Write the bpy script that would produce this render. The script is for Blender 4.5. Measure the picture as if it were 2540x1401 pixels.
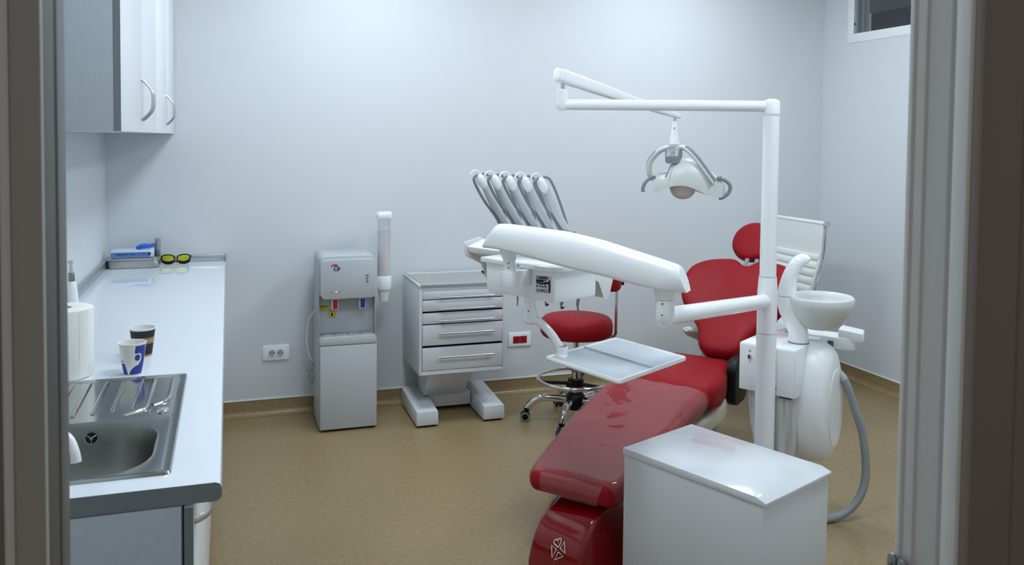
import bpy, bmesh, math, random
from mathutils import Vector, Matrix
random.seed(7)
PI = math.pi
scene = bpy.context.scene
col = scene.collection
for o in list(bpy.data.objects):
    bpy.data.objects.remove(o)

# ------------------------------------------------------------------ camera
YAW, PITCH, ROLL = .3229, .04249, -.01026
def make_camera():
    cy, sy, cp, sp = math.cos(YAW), math.sin(YAW), math.cos(PITCH), math.sin(PITCH)
    fwd = Vector((sy*cp, cy*cp, -sp)); right = Vector((cy, -sy, 0)); down = fwd.cross(right)
    cr, sr = math.cos(ROLL), math.sin(ROLL)
    r2 = cr*right + sr*down; d2 = -sr*right + cr*down
    cam = bpy.data.cameras.new('camera'); ob = bpy.data.objects.new('camera', cam); col.objects.link(ob)
    m = Matrix(((r2.x, -d2.x, -fwd.x, 0), (r2.y, -d2.y, -fwd.y, 0), (r2.z, -d2.z, -fwd.z, 1.6), (0, 0, 0, 1)))
    ob.matrix_world = m
    cam.sensor_width = 36; cam.sensor_fit = 'HORIZONTAL'; cam.lens = 2107.5*36/2540
    cam.shift_y = -(700.5-434.1)/2540
    cam.clip_start = .02
    cam.dof.use_dof = True; cam.dof.focus_distance = 3.9; cam.dof.aperture_fstop = 11
    scene.camera = ob
make_camera()

# ------------------------------------------------------------------ world and exposure
w = bpy.data.worlds.new('world'); scene.world = w; w.use_nodes = True
w.node_tree.nodes['Background'].inputs[0].default_value = (.9, .88, .86, 1)
w.node_tree.nodes['Background'].inputs[1].default_value = .23
scene.view_settings.view_transform = 'Standard'
scene.view_settings.look = 'None'
scene.view_settings.gamma = 1
scene.view_settings.use_curve_mapping = False
scene.view_settings.exposure = 0.0
LAMP_STRENGTH = 23.5
LAMP_COLOR = (.79, .91, 1.0)

# ------------------------------------------------------------------ materials
def lin(c):
    return tuple(((x/255)/12.92 if x/255 <= .04045 else (((x/255)+.055)/1.055)**2.4) for x in c)
MATS = {}
def mat(name, rgb, rough=.5, metal=0., spec=.5, coat=0., noise=0., nscale=20., bump=0., bscale=60., linear=False, emit=None, alpha=None, trans=0., ior=None, aniso=0.):
    if name in MATS: return MATS[name]
    m = bpy.data.materials.new(name); m.use_nodes = True
    nt = m.node_tree; b = nt.nodes['Principled BSDF']
    c = rgb if linear else lin(rgb)
    b.inputs['Base Color'].default_value = (*c, 1)
    b.inputs['Roughness'].default_value = rough
    b.inputs['Metallic'].default_value = metal
    b.inputs['Specular IOR Level'].default_value = spec
    if coat: b.inputs['Coat Weight'].default_value = coat; b.inputs['Coat Roughness'].default_value = .06
    if trans: b.inputs['Transmission Weight'].default_value = trans
    if ior: b.inputs['IOR'].default_value = ior
    if alpha is not None: b.inputs['Alpha'].default_value = alpha
    if emit: b.inputs['Emission Color'].default_value = (*emit[0], 1); b.inputs['Emission Strength'].default_value = emit[1]
    tc = None
    if noise or bump:
        tc = nt.nodes.new('ShaderNodeTexCoord')
    if noise:
        n = nt.nodes.new('ShaderNodeTexNoise'); n.inputs['Scale'].default_value = nscale; n.inputs['Detail'].default_value = 5
        nt.links.new(tc.outputs['Object'], n.inputs['Vector'])
        r = nt.nodes.new('ShaderNodeMapRange'); r.inputs['From Min'].default_value = .3; r.inputs['From Max'].default_value = .7
        r.inputs['To Min'].default_value = 1-noise; r.inputs['To Max'].default_value = 1+noise
        nt.links.new(n.outputs['Fac'], r.inputs['Value'])
        mx = nt.nodes.new('ShaderNodeMix'); mx.data_type = 'RGBA'; mx.blend_type = 'MULTIPLY'; mx.inputs['Factor'].default_value = 1
        mx.inputs['A'].default_value = (*c, 1)
        nt.links.new(r.outputs['Result'], mx.inputs['B']); nt.links.new(mx.outputs['Result'], b.inputs['Base Color'])
    if bump:
        n2 = nt.nodes.new('ShaderNodeTexNoise'); n2.inputs['Scale'].default_value = bscale; n2.inputs['Detail'].default_value = 4
        nt.links.new(tc.outputs['Object'], n2.inputs['Vector'])
        bp = nt.nodes.new('ShaderNodeBump'); bp.inputs['Strength'].default_value = bump; bp.inputs['Distance'].default_value = .01
        nt.links.new(n2.outputs['Fac'], bp.inputs['Height']); nt.links.new(bp.outputs['Normal'], b.inputs['Normal'])
    MATS[name] = m
    return m

def mat_floor():
    m = bpy.data.materials.new('vinyl_floor'); m.use_nodes = True; nt = m.node_tree; b = nt.nodes['Principled BSDF']
    tc = nt.nodes.new('ShaderNodeTexCoord')
    n1 = nt.nodes.new('ShaderNodeTexNoise'); n1.inputs['Scale'].default_value = 170; n1.inputs['Detail'].default_value = 3
    n2 = nt.nodes.new('ShaderNodeTexNoise'); n2.inputs['Scale'].default_value = 45; n2.inputs['Detail'].default_value = 4
    nt.links.new(tc.outputs['Object'], n1.inputs['Vector']); nt.links.new(tc.outputs['Object'], n2.inputs['Vector'])
    ad = nt.nodes.new('ShaderNodeMath'); ad.operation = 'MULTIPLY_ADD'; ad.inputs[1].default_value = .6
    nt.links.new(n1.outputs['Fac'], ad.inputs[0])
    sc = nt.nodes.new('ShaderNodeMath'); sc.operation = 'MULTIPLY'; sc.inputs[1].default_value = .4
    nt.links.new(n2.outputs['Fac'], sc.inputs[0]); nt.links.new(sc.outputs[0], ad.inputs[2])
    cr = nt.nodes.new('ShaderNodeValToRGB'); e = cr.color_ramp.elements
    e[0].position = .32; e[0].color = (*lin((132, 112, 80)), 1)
    e[1].position = .68; e[1].color = (*lin((166, 144, 106)), 1)
    k = e.new(.5); k.color = (*lin((148, 127, 91)), 1)
    nt.links.new(ad.outputs[0], cr.inputs['Fac']); nt.links.new(cr.outputs['Color'], b.inputs['Base Color'])
    b.inputs['Roughness'].default_value = .3; b.inputs['Specular IOR Level'].default_value = .4
    bp = nt.nodes.new('ShaderNodeBump'); bp.inputs['Strength'].default_value = .06; bp.inputs['Distance'].default_value = .004
    nt.links.new(n2.outputs['Fac'], bp.inputs['Height']); nt.links.new(bp.outputs['Normal'], b.inputs['Normal'])
    MATS['vinyl_floor'] = m
    return m

def facing_gloss(nt, base, amount):
    lw = nt.nodes.new('ShaderNodeLayerWeight'); lw.inputs['Blend'].default_value = .5
    pw = nt.nodes.new('ShaderNodeMath'); pw.operation = 'POWER'; pw.inputs[1].default_value = 3
    nt.links.new(lw.outputs['Facing'], pw.inputs[0])
    ma = nt.nodes.new('ShaderNodeMath'); ma.operation = 'MULTIPLY_ADD'; ma.inputs[1].default_value = amount; ma.inputs[2].default_value = base
    nt.links.new(pw.outputs[0], ma.inputs[0])
    return ma
def mat_film():
    m = bpy.data.materials.new('clear_film'); m.use_nodes = True; nt = m.node_tree
    b = nt.nodes['Principled BSDF']; out = nt.nodes['Material Output']
    b.inputs['Base Color'].default_value = (.62, .62, .66, 1); b.inputs['Roughness'].default_value = .16
    tr = nt.nodes.new('ShaderNodeBsdfTransparent'); mx = nt.nodes.new('ShaderNodeMixShader')
    mx.inputs[0].default_value = .045
    nt.links.new(tr.outputs[0], mx.inputs[1]); nt.links.new(b.outputs[0], mx.inputs[2])
    gl = nt.nodes.new('ShaderNodeBsdfGlossy'); gl.inputs['Roughness'].default_value = .07
    fr = facing_gloss(nt, .04, .27)
    mx2 = nt.nodes.new('ShaderNodeMixShader')
    nt.links.new(fr.outputs[0], mx2.inputs[0]); nt.links.new(mx.outputs[0], mx2.inputs[1]); nt.links.new(gl.outputs[0], mx2.inputs[2])
    tc = nt.nodes.new('ShaderNodeTexCoord'); n = nt.nodes.new('ShaderNodeTexNoise'); n.inputs['Scale'].default_value = 9; n.inputs['Detail'].default_value = 3; n.inputs['Distortion'].default_value = 1.2
    bp = nt.nodes.new('ShaderNodeBump'); bp.inputs['Strength'].default_value = .25; bp.inputs['Distance'].default_value = .012
    nt.links.new(tc.outputs['Object'], n.inputs['Vector']); nt.links.new(n.outputs['Fac'], bp.inputs['Height'])
    nt.links.new(bp.outputs['Normal'], gl.inputs['Normal']); nt.links.new(bp.outputs['Normal'], b.inputs['Normal'])
    nt.links.new(mx2.outputs[0], out.inputs['Surface'])
    MATS['clear_film'] = m
    return m

def mat_clear(name, tint, fac, rough=.05, dif=(.8, .82, .85), gloss=.35):
    """thin clear plastic or glass: see-through with a fresnel gloss"""
    m = bpy.data.materials.new(name); m.use_nodes = True; nt = m.node_tree
    nt.nodes.remove(nt.nodes['Principled BSDF']); out = nt.nodes['Material Output']
    tr = nt.nodes.new('ShaderNodeBsdfTransparent'); tr.inputs[0].default_value = (*tint, 1)
    gl = nt.nodes.new('ShaderNodeBsdfGlossy'); gl.inputs['Roughness'].default_value = rough
    df = nt.nodes.new('ShaderNodeBsdfDiffuse'); df.inputs[0].default_value = (*dif, 1)
    fr = facing_gloss(nt, .04, gloss)
    mx = nt.nodes.new('ShaderNodeMixShader'); mx.inputs[0].default_value = fac
    nt.links.new(tr.outputs[0], mx.inputs[1]); nt.links.new(df.outputs[0], mx.inputs[2])
    m2 = nt.nodes.new('ShaderNodeMixShader')
    nt.links.new(fr.outputs[0], m2.inputs[0]); nt.links.new(mx.outputs[0], m2.inputs[1]); nt.links.new(gl.outputs[0], m2.inputs[2])
    nt.links.new(m2.outputs[0], out.inputs['Surface'])
    MATS[name] = m
    return m

def mat_streaked(name, rgb, dark):
    """white laminate with vertical drip stains"""
    m = bpy.data.materials.new(name); m.use_nodes = True; nt = m.node_tree; b = nt.nodes['Principled BSDF']
    tc = nt.nodes.new('ShaderNodeTexCoord'); mp = nt.nodes.new('ShaderNodeMapping'); mp.inputs['Scale'].default_value = (60, 60, 2.5)
    n = nt.nodes.new('ShaderNodeTexNoise'); n.inputs['Scale'].default_value = 1; n.inputs['Detail'].default_value = 5
    nt.links.new(tc.outputs['Object'], mp.inputs['Vector']); nt.links.new(mp.outputs['Vector'], n.inputs['Vector'])
    cr = nt.nodes.new('ShaderNodeValToRGB'); cr.color_ramp.elements[0].position = .35; cr.color_ramp.elements[0].color = (*lin(dark), 1)
    cr.color_ramp.elements[1].position = .6; cr.color_ramp.elements[1].color = (*lin(rgb), 1)
    nt.links.new(n.outputs['Fac'], cr.inputs['Fac']); nt.links.new(cr.outputs['Color'], b.inputs['Base Color'])
    b.inputs['Roughness'].default_value = .5
    MATS[name] = m
    return m

mat('wall_paint', (216, 219, 222), .6, bump=.04, bscale=180)
mat('ceiling_paint', (222, 223, 224), .7, bump=.03, bscale=120)
mat_floor(); mat_film()
mat_clear('window_glass', (.9, .93, .95), .0)
mat_clear('tube_plastic', (.97, .97, .98), .10, dif=(.9, .9, .92))
mat_clear('yellow_lens', (.95, .96, .06), .5, dif=(.82, .82, .03))
mat('white_gloss', (248, 249, 250), .16, coat=.5)
mat('white_plastic', (240, 242, 242), .3)
mat('warm_white', (210, 213, 209), .35)
mat('white_laminate', (236, 239, 243), .3)
mat('worktop_white', (228, 234, 241), .035)
mat('grey_laminate', (192, 202, 209), .4, noise=.03, nscale=30)
mat('grey_edge', (128, 135, 138), .45)
mat('aluminium', (186, 191, 195), .3, metal=.8)
mat('brushed_handle', (206, 208, 212), .3, metal=.9)
mat('chrome', (215, 216, 218), .06, metal=1.)
mat('stainless', (150, 151, 146), .36, metal=1., bump=.03, bscale=200)
mat('stainless_polished', (190, 190, 186), .17, metal=1.)
mat('steel_dull', (150, 146, 138), .3, metal=1., noise=.12, nscale=14)
mat('powder_white', (212, 215, 218), .38)
mat('cooler_grey', (182, 187, 191), .38)
mat('cooler_front', (190, 194, 197), .34)
mat('silver_grey', (150, 155, 160), .36)
mat('red_vinyl', (144, 17, 27), .5, spec=.16, bump=.05, bscale=260)
mat('red_gloss', (128, 8, 14), .06, coat=.3)
mat('black_rubber', (16, 16, 17), .55)
mat('black_plastic', (11, 11, 12), .45, spec=.25)
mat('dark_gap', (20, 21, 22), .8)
mat('grey_plastic', (134, 139, 143), .42)
mat('whip_grey', (200, 206, 208), .36)
mat('grey_light', (176, 181, 184), .4)
mat('grey_hose', (142, 148, 150), .5)
mat('beige_plastic', (206, 200, 186), .45)
mat('frame_pvc', (228, 229, 227), .35)
mat('frame_brown', (142, 130, 122), .5)
mat('frame_shaded', (92, 90, 87), .45)
mat('frame_mid', (178, 177, 172), .45)
mat('hinge_steel', (150, 156, 158), .3, metal=1.)
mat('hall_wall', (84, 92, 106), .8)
mat('hall_ceiling', (176, 178, 178), .8)
mat('red_switch', (178, 30, 30), .35)
mat('blue_switch', (38, 58, 160), .35)
mat('red_socket', (150, 14, 18), .35)
mat('yellow_sticker', (226, 208, 36), .5)
mat('print_black', (24, 26, 30), .6)
mat('print_grey', (78, 84, 92), .6)
mat('print_blue', (34, 48, 140), .6)
mat('print_red', (196, 52, 44), .6)
mat('print_white', (236, 232, 232), .5)
mat('label_white', (214, 217, 220), .5)
mat('paper', (246, 246, 242), .85, bump=.25, bscale=120)
mat('paper_cup_white', (240, 238, 232), .6)
mat('cup_blue', (46, 58, 150), .55)
mat('cup_black', (26, 25, 33), .55)
mat('cup_gold', (172, 140, 86), .5)
mat('glove_blue', (36, 104, 214), .5)
mat('box_blue', (92, 128, 196), .5)
mat('box_pale', (206, 220, 240), .5)
mat('pen_grey', (112, 120, 126), .4)
mat('pen_navy', (46, 66, 92), .4)
mat('white_leather', (228, 230, 226), .45, bump=.04, bscale=150)
mat('cart_glass', (156, 155, 147), .12)
mat('tray_grey', (186, 195, 203), .3)
mat('led_diffuser', (255, 255, 255), .5, emit=(LAMP_COLOR, LAMP_STRENGTH))
mat_streaked('stained_panel', (218, 218, 216), (176, 174, 170))

# ------------------------------------------------------------------ mesh helpers
class MB:
    def __init__(self): self.v = []; self.f = []; self.x = None
    def add(self, vs, fs):
        k = len(self.v)
        for p in vs:
            p = Vector(p)
            self.v.append(self.x @ p if self.x else p)
        self.f += [[i+k for i in f] for f in fs]
        return self
    def box(self, x0, x1, y0, y1, z0, z1):
        vs = [(x, y, z) for x in (x0, x1) for y in (y0, y1) for z in (z0, z1)]
        return self.add(vs, [(0, 1, 3, 2), (4, 6, 7, 5), (0, 4, 5, 1), (2, 3, 7, 6), (0, 2, 6, 4), (1, 5, 7, 3)])
    def prism(self, poly, a, b, axis='z', cap=True):
        n = len(poly)
        def P(p, h):
            return {'z': (p[0], p[1], h), 'y': (p[0], h, p[1]), 'x': (h, p[0], p[1])}[axis]
        vs = [P(p, a) for p in poly]+[P(p, b) for p in poly]
        fs = [(i, (i+1) % n, (i+1) % n+n, i+n) for i in range(n)]
        if cap: fs += [tuple(range(n)), tuple(range(n, 2*n))]
        return self.add(vs, fs)
    def loft(self, rings, caps=True, closed=True):
        n = len(rings[0]); vs = [p for r in rings for p in r]; fs = []
        for j in range(len(rings)-1):
            for i in range(n if closed else n-1):
                fs.append((j*n+i, j*n+(i+1) % n, (j+1)*n+(i+1) % n, (j+1)*n+i))
        if caps:
            fs += [tuple(range(n)), tuple(range((len(rings)-1)*n, len(rings)*n))]
        return self.add(vs, fs)
    def lathe(self, prof, n=24, c=(0, 0, 0), caps=True, sx=1., sy=1.):
        rings = [[(c[0]+r*sx*math.cos(2*PI*i/n), c[1]+r*sy*math.sin(2*PI*i/n), c[2]+z) for i in range(n)] for r, z in prof]
        return self.loft(rings, caps)
    def tube(self, pts, rad, n=12, caps=True, flat=None):
        """round tube along points; flat=(a,b) gives an oval section: a along the path's side, b along its up"""
        pts = [Vector(p) for p in pts]
        if not isinstance(rad, (list, tuple)): rad = [rad]*len(pts)
        rings = []; up = None
        for i, p in enumerate(pts):
            t = (pts[min(i+1, len(pts)-1)]-pts[max(i-1, 0)]).normalized()
            if up is None:
                up = Vector((0, 0, 1)) if abs(t.z) < .9 else Vector((0, 1, 0))
            s = t.cross(up).normalized(); up = s.cross(t).normalized()
            fa, fb = flat if flat else (1, 1)
            rings.append([p+(s*math.cos(2*PI*k/n)*fa+up*math.sin(2*PI*k/n)*fb)*rad[i] for k in range(n)])
        return self.loft(rings, caps)
    def cyl(self, a, b, r, n=20, r2=None):
        return self.tube([a, b], [r, r if r2 is None else r2], n)

def rrect(x0, x1, y0, y1, r, k=5):
    out = []
    for cx, cy, a in ((x1-r, y1-r, 0), (x0+r, y1-r, PI/2), (x0+r, y0+r, PI), (x1-r, y0+r, 1.5*PI)):
        for i in range(k+1):
            t = a+PI/2*i/k; out.append((cx+r*math.cos(t), cy+r*math.sin(t)))
    return out
def bez(pts, n=8):
    """Catmull-Rom through the points"""
    P = [Vector(p) for p in pts]; P = [2*P[0]-P[1]]+P+[2*P[-1]-P[-2]]; out = []
    for i in range(1, len(P)-2):
        for k in range(n):
            t = k/n; a, b, c, d = P[i-1], P[i], P[i+1], P[i+2]
            out.append(.5*((2*b)+(c-a)*t+(2*a-5*b+4*c-d)*t*t+(3*b-a-3*c+d)*t**3))
    out.append(P[-2]); return out

def build(name, mb, m, parent=None, bevel=0., seg=2, smooth=True, angle=40):
    me = bpy.data.meshes.new(name); me.from_pydata([tuple(p) for p in mb.v], [], mb.f)
    bm = bmesh.new(); bm.from_mesh(me)
    bmesh.ops.remove_doubles(bm, verts=bm.verts, dist=1e-6)
    bmesh.ops.recalc_face_normals(bm, faces=bm.faces)
    if bevel:
        es = [e for e in bm.edges if len(e.link_faces) == 2 and e.calc_face_angle(0) > .5]
        bmesh.ops.bevel(bm, geom=es, offset=bevel, segments=seg, profile=.5, affect='EDGES', clamp_overlap=True)
    for f in bm.faces: f.smooth = smooth
    bm.to_mesh(me); bm.free()
    if smooth: me.set_sharp_from_angle(angle=math.radians(angle))
    me.materials.append(MATS[m])
    o = bpy.data.objects.new(name, me); col.objects.link(o)
    if parent: o.parent = parent
    return o
def tag(o, label=None, cat=None, group=None, kind=None):
    if label: o['label'] = label
    if cat: o['category'] = cat
    if group: o['group'] = group
    if kind: o['kind'] = kind
    return o
def thing(name, loc, label, cat, rz=0., group=None):
    o = bpy.data.objects.new(name, None); col.objects.link(o); o.location = loc; o.rotation_euler = (0, 0, rz)
    o.empty_display_size = .1
    return tag(o, label, cat, group)
def solo(name, mb, m, loc, label, cat, rz=0., group=None, **k):
    o = build(name, mb, m, **k); o.location = loc; o.rotation_euler = (0, 0, rz)
    return tag(o, label, cat, group)
def text_mesh(body, size, xf, extrude=.0003, align='CENTER', bold=0.):
    """flat lettering as a mesh builder, transformed by xf (text lies in its local XY plane)"""
    cu = bpy.data.curves.new('lettering', 'FONT'); cu.body = body; cu.size = size; cu.extrude = extrude; cu.align_x = align; cu.align_y = 'CENTER'
    cu.offset = bold; cu.resolution_u = 2
    ob = bpy.data.objects.new('lettering', cu); col.objects.link(ob)
    bpy.context.view_layer.update()
    me = bpy.data.meshes.new_from_object(ob)
    mb = MB(); mb.x = xf
    mb.add([v.co for v in me.vertices], [list(p.vertices) for p in me.polygons])
    bpy.data.objects.remove(ob); bpy.data.curves.remove(cu); bpy.data.meshes.remove(me)
    mb.x = None
    return mb
def plane_xf(origin, xdir, ydir):
    x = Vector(xdir).normalized(); y = Vector(ydir).normalized(); z = x.cross(y)
    m = Matrix((x, y, z)).transposed().to_4x4(); m.translation = Vector(origin)
    return m

# ------------------------------------------------------------------ the room
XL, XR, YB, YF, ZC = -.626, 4.0, 5.029, .90, 3.0
YN = .80     # corridor face of the front wall
def struct(name, mb, m, **k): return tag(build(name, mb, m, **k), kind='structure')
struct('floor', MB().box(-3, 7.5, -3.0, 5.3, -.1, 0), 'vinyl_floor', smooth=False)
struct('ceiling', MB().box(-1, 4.2, .8, 5.3, ZC, ZC+.1), 'ceiling_paint', smooth=False)
struct('wall_back', MB().box(-.85, 4.2, YB, YB+.15, 0, ZC), 'wall_paint', smooth=False)
struct('wall_left', MB().box(XL-.15, XL, .8, YB, 0, ZC), 'wall_paint', smooth=False)
# right wall with the high window opening
WY0, WY1, WZ0, WZ1 = 3.55, 4.76, 2.30, 2.80
wr = MB().box(XR, XR+.15, .8, YB, 0, WZ0).box(XR, XR+.15, .8, YB, WZ1, ZC).box(XR, XR+.15, .8, WY0, WZ0, WZ1).box(XR, XR+.15, WY1, YB, WZ0, WZ1)
struct('wall_right', wr, 'wall_paint', smooth=False)
# front wall, door opening
OL, OR, OT = -.20, .90, 2.25
wf = MB().box(XL-.15, OL, YN, YF-.02, 0, ZC).box(OR, XR+.15, YN, YF-.02, 0, ZC).box(OL, OR, YN, YF-.02, OT, ZC)
struct('wall_front', wf, 'wall_paint', smooth=False)
# hall seen through the high window
struct('wall_hall', MB().box(5.6, 5.7, 2.6, 6.4, 0, 3.2), 'hall_wall', smooth=False)
struct('ceiling_hall', MB().box(4.16, 5.6, 2.6, 6.4, 2.78, 2.84), 'hall_ceiling', smooth=False)
# coved vinyl skirting
def cove(name, a, b, nrm):
    a = Vector(a); b = Vector(b); n = Vector(nrm)
    prof = [(0, 0), (.045, 0), (.045, .0015), (.03, .003), (.018, .008), (.009, .018), (.005, .032), (.004, .088), (0, .088)]
    rings = [[p+n*d+Vector((0, 0, z)) for d, z in prof] for p in (a, b)]
    struct(name, MB().loft(rings), 'vinyl_floor')
cove('baseboard_back', (XL, YB, .0005), (XR, YB, .0005), (0, -1, 0))
cove('baseboard_right', (XR, YB, .0005), (XR, .9, .0005), (-1, 0, 0))
struct('trim_1', MB().box(XL, XR, YB-.006, YB, .0885, .0935), 'white_plastic', smooth=False)
struct('trim_2', MB().box(XR-.006, XR, .9, YB, .0885, .0935), 'white_plastic', smooth=False)

# high window on the right wall
wo = thing('window_1', (XR, 4.2, WZ0), None, None); tag(wo, kind='structure')
wo['label'] = 'high interior window with white frame and dark glass'
def wbox(name, y0, y1, z0, z1, x0, x1, m, p=wo, bev=.002):
    return build(name, MB().box(x0-XR, x1-XR, y0-4.2, y1-4.2, z0-WZ0, z1-WZ0), m, p, bevel=bev)
wbox('frame_sill', WY0-.03, WY1+.03, WZ0-.03, WZ0+.03, XR-.005, XR+.08, 'white_plastic')
wbox('frame_head', WY0-.03, WY1+.03, WZ1-.03, WZ1+.03, XR-.005, XR+.08, 'white_plastic')
wbox('frame_jamb', WY1-.03, WY1+.03, WZ0+.03, WZ1-.03, XR-.005, XR+.08, 'white_plastic')
wbox('frame_jamb', WY0-.03, WY0+.03, WZ0+.03, WZ1-.03, XR-.005, XR+.08, 'white_plastic')
wbox('glazing_bead', WY1-.053, WY1-.03, WZ0+.03, WZ1-.03, XR-.004, XR+.03, 'silver_grey')
wbox('latch', WY1-.048, WY1-.038, WZ0+.085, WZ0+.10, XR-.008, XR-.003, 'print_black', bev=0)
wbox('glass_pane', WY0+.03, WY1-.045, WZ0+.03, WZ1-.03, XR+.018, XR+.024, 'window_glass', bev=0)

# door frame (we look in through it)
df = thing('door_1', (.35, .85, 0), None, None); tag(df, kind='structure'); df['label'] = 'grey plastic door frame of the open doorway'
def dpart(name, poly, m, z0=0., z1=2.25, bev=.002):
    return build(name, MB().prism([(x-.35, y-.85) for x, y in poly], z0, z1), m, df, bevel=bev)
XJ = .851
# right jamb: profiled lining with beads and a groove
dpart('jamb_lining', [(XJ, .892), (XJ, .872), (XJ+.004, .870), (XJ+.004, .836), (XJ+.009, .835), (XJ+.009, .829), (XJ+.003, .828), (XJ+.003, .806), (XJ+.006, .803), (.90, .803), (.90, .892)], 'frame_pvc', bev=.001)
dpart('jamb_bead', [(XJ+.002, .900), (XJ-.004, .896), (XJ-.004, .889), (XJ, .886), (.90, .886), (.90, .90)], 'frame_pvc', bev=.001)
dpart('architrave', [(XJ+.006, .8025), (XJ+.008, .790), (XJ+.070, .788), (XJ+.0715, .790), (XJ+.0735, .790), (XJ+.075, .787), (XJ+.16, .786), (XJ+.165, .7995), (XJ+.165, .8025)], 'frame_brown', bev=.002)
# left jamb
XK = -.146
dpart('jamb_lining', [(XK, .90), (XK, .86), (XK-.002, .858), (XK-.002, .812), (-.20, .812), (-.20, .90)], 'frame_shaded', bev=.001)  # shade on this reveal is painted in as a darker grey
dpart('architrave', [(XK-.002, .8118), (XK-.003, .804), (XK-.0262, .8025), (XK-.0262, .8118)], 'frame_mid', bev=.001)
dpart('architrave_edge', [(XK-.0264, .8118), (XK-.0264, .801), (XK-.029, .7985), (XK-.0315, .7985), (XK-.034, .801), (XK-.034, .8118)], 'frame_pvc', bev=.001)  # paler material paints in the corridor light catching this rounded edge
dpart('architrave', [(XK-.0342, .8118), (XK-.0342, .804), (XK-.075, .8045), (XK-.075, .8118)], 'frame_brown', bev=.001)
dpart('door_head', [(-.20, .803), (.90, .803), (.90, .89), (-.20, .89)], 'frame_pvc', z0=2.19, z1=2.25)
# hinge leaf at the foot of the right jamb
HZ = 1.0
def hx(p): return (p[0]+XJ-.004-.35, p[1]+.893-.85, p[2]+HZ)
def hprism(y0, y1, z0, z1, r, x0, x1):
    m = MB().prism(rrect(y0, y1, z0, z1, r), x0, x1, 'x'); m.v = [Vector(hx(p)) for p in m.v]; return m
hl = build('hinge', hprism(-.026, .008, -.10, .030, .008, -.004, .001), 'hinge_steel', df)
for yy in (.0, -.018):
    build('hinge_ear', hprism(yy-.0075, yy+.0075, .012, .052, .007, -.0085, -.004), 'hinge_steel', hl, bevel=.001)
    build('screw', MB().tube([hx((-.0085, yy, .036)), hx((-.011, yy, .036))], .0035, 10), 'steel_dull', hl)

# ------------------------------------------------------------------ ceiling lights
LL = ('square white LED ceiling panel above the sink', 'square white LED ceiling panel above the junction box', 'square white LED ceiling panel above the water cooler', 'square white LED ceiling panel above the red stool')
for i, (lx, ly) in enumerate(((.75, 2.15), (2.65, 2.15), (.75, 4.05), (2.65, 4.05))):
    t = thing('ceiling_light', (lx, ly, ZC), LL[i], 'ceiling light', group='LED panels in the ceiling')
    fr = MB()
    for a in ((-.3, .3, -.3, -.285), (-.3, .3, .285, .3), (-.3, -.285, -.285, .285), (.285, .3, -.285, .285)): fr.box(*a, -.045, 0)
    build('frame', fr, 'white_plastic', t)
    build('diffuser', MB().box(-.285, .285, -.285, .285, -.04, -.03), 'led_diffuser', t)

# ------------------------------------------------------------------ wall cabinet (upper left)
CX, CY0, CZ0, CZ1 = -.279, 2.572, 1.610, 2.45
wc = thing('wall_cabinet', (XL, CY0, CZ0), 'white wall cabinet with grey side and bow handles above the worktop', 'cabinet')
build('body', MB().box(.002, CX-.0185-XL, .0, YB-CY0-.002, 0, CZ1-CZ0), 'grey_laminate', wc, bevel=.0008)
def bow_handle(parent, y, z0, z1, x, wd=.006):
    pts = bez([(x, y, z0), (x+.014, y, z0+.012), (x+.032, y, z0+.036), (x+.036, y, (z0+z1)/2), (x+.032, y, z1-.036), (x+.014, y, z1-.012), (x, y, z1)], 5)
    return build('handle', MB().tube(pts, .0062, 8, flat=(1.3, .75)), 'brushed_handle', parent)
DW = (YB-.004-CY0)/4
for i in range(4):
    y0 = DW*i; d = build('door', MB().box(CX-.018-XL, CX-XL, y0+.0015, y0+DW-.0015, .0, CZ1-CZ0), 'white_laminate', wc, bevel=.0012)
    yh = y0+DW-.03 if i % 2 == 0 else y0+.03
    bow_handle(d, yh, .042, .180, CX-XL)
build('door_edge', MB().box(CX-.018-XL, CX-.0005-XL, -.0006, .0012, .0, CZ1-CZ0), 'grey_edge', wc)

# ------------------------------------------------------------------ worktop with splash strips
ZT = .901; WX1 = -.014; WY = 1.790
SX0, SX1, SY0, SY1 = -.549, -.114, 1.858, 2.632
wt = thing('worktop', (XL, WY, ZT-.04), 'glossy white worktop with grey edge along the left wall', 'worktop')
def wl(x0, x1, y0, y1, z0, z1): return (x0-XL, x1-XL, y0-WY, y1-WY, z0-ZT+.04, z1-ZT+.04)
hx0, hx1, hy0, hy1 = SX0+.02, SX1-.02, SY0+.02, SY1-.02
T0 = ZT-.0385
r = .012
prof = [(XL+.001, T0), (WX1-r, T0), (WX1-r*.3, T0+r*.3), (WX1, T0+r), (WX1, ZT-r), (WX1-r*.3, ZT-r*.3), (WX1-r, ZT), (XL+.001, ZT)]
def seg_prof(y0, y1): return [[(x-XL, y-WY, z-ZT+.04) for x, z in prof] for y in (y0, y1)]
slab = MB()
slab.loft(seg_prof(WY, hy0)); slab.loft(seg_prof(hy1, YB-.002))
pr2 = [(max(x, hx1), z) for x, z in prof]
slab.loft([[(x-XL, y-WY, z-ZT+.04) for x, z in pr2] for y in (hy0, hy1)])
slab.box(*wl(XL+.001, hx0, hy0, hy1, T0, ZT))
build('slab', slab, 'worktop_white', wt)
build('edge_band', MB().loft([[(x-XL, y-WY, z-ZT+.04) for x, z in prof] for y in (WY-.0012, WY-.0001)]), 'grey_edge', wt)
build('splash_strip', MB().box(*wl(XL+.001, XL+.022, WY, YB-.003, ZT+.0003, ZT+.04)), 'aluminium', wt, bevel=.004)
build('splash_strip', MB().box(*wl(XL+.0225, WX1, YB-.022, YB-.002, ZT+.0003, ZT+.038)), 'aluminium', wt, bevel=.004)
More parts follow.
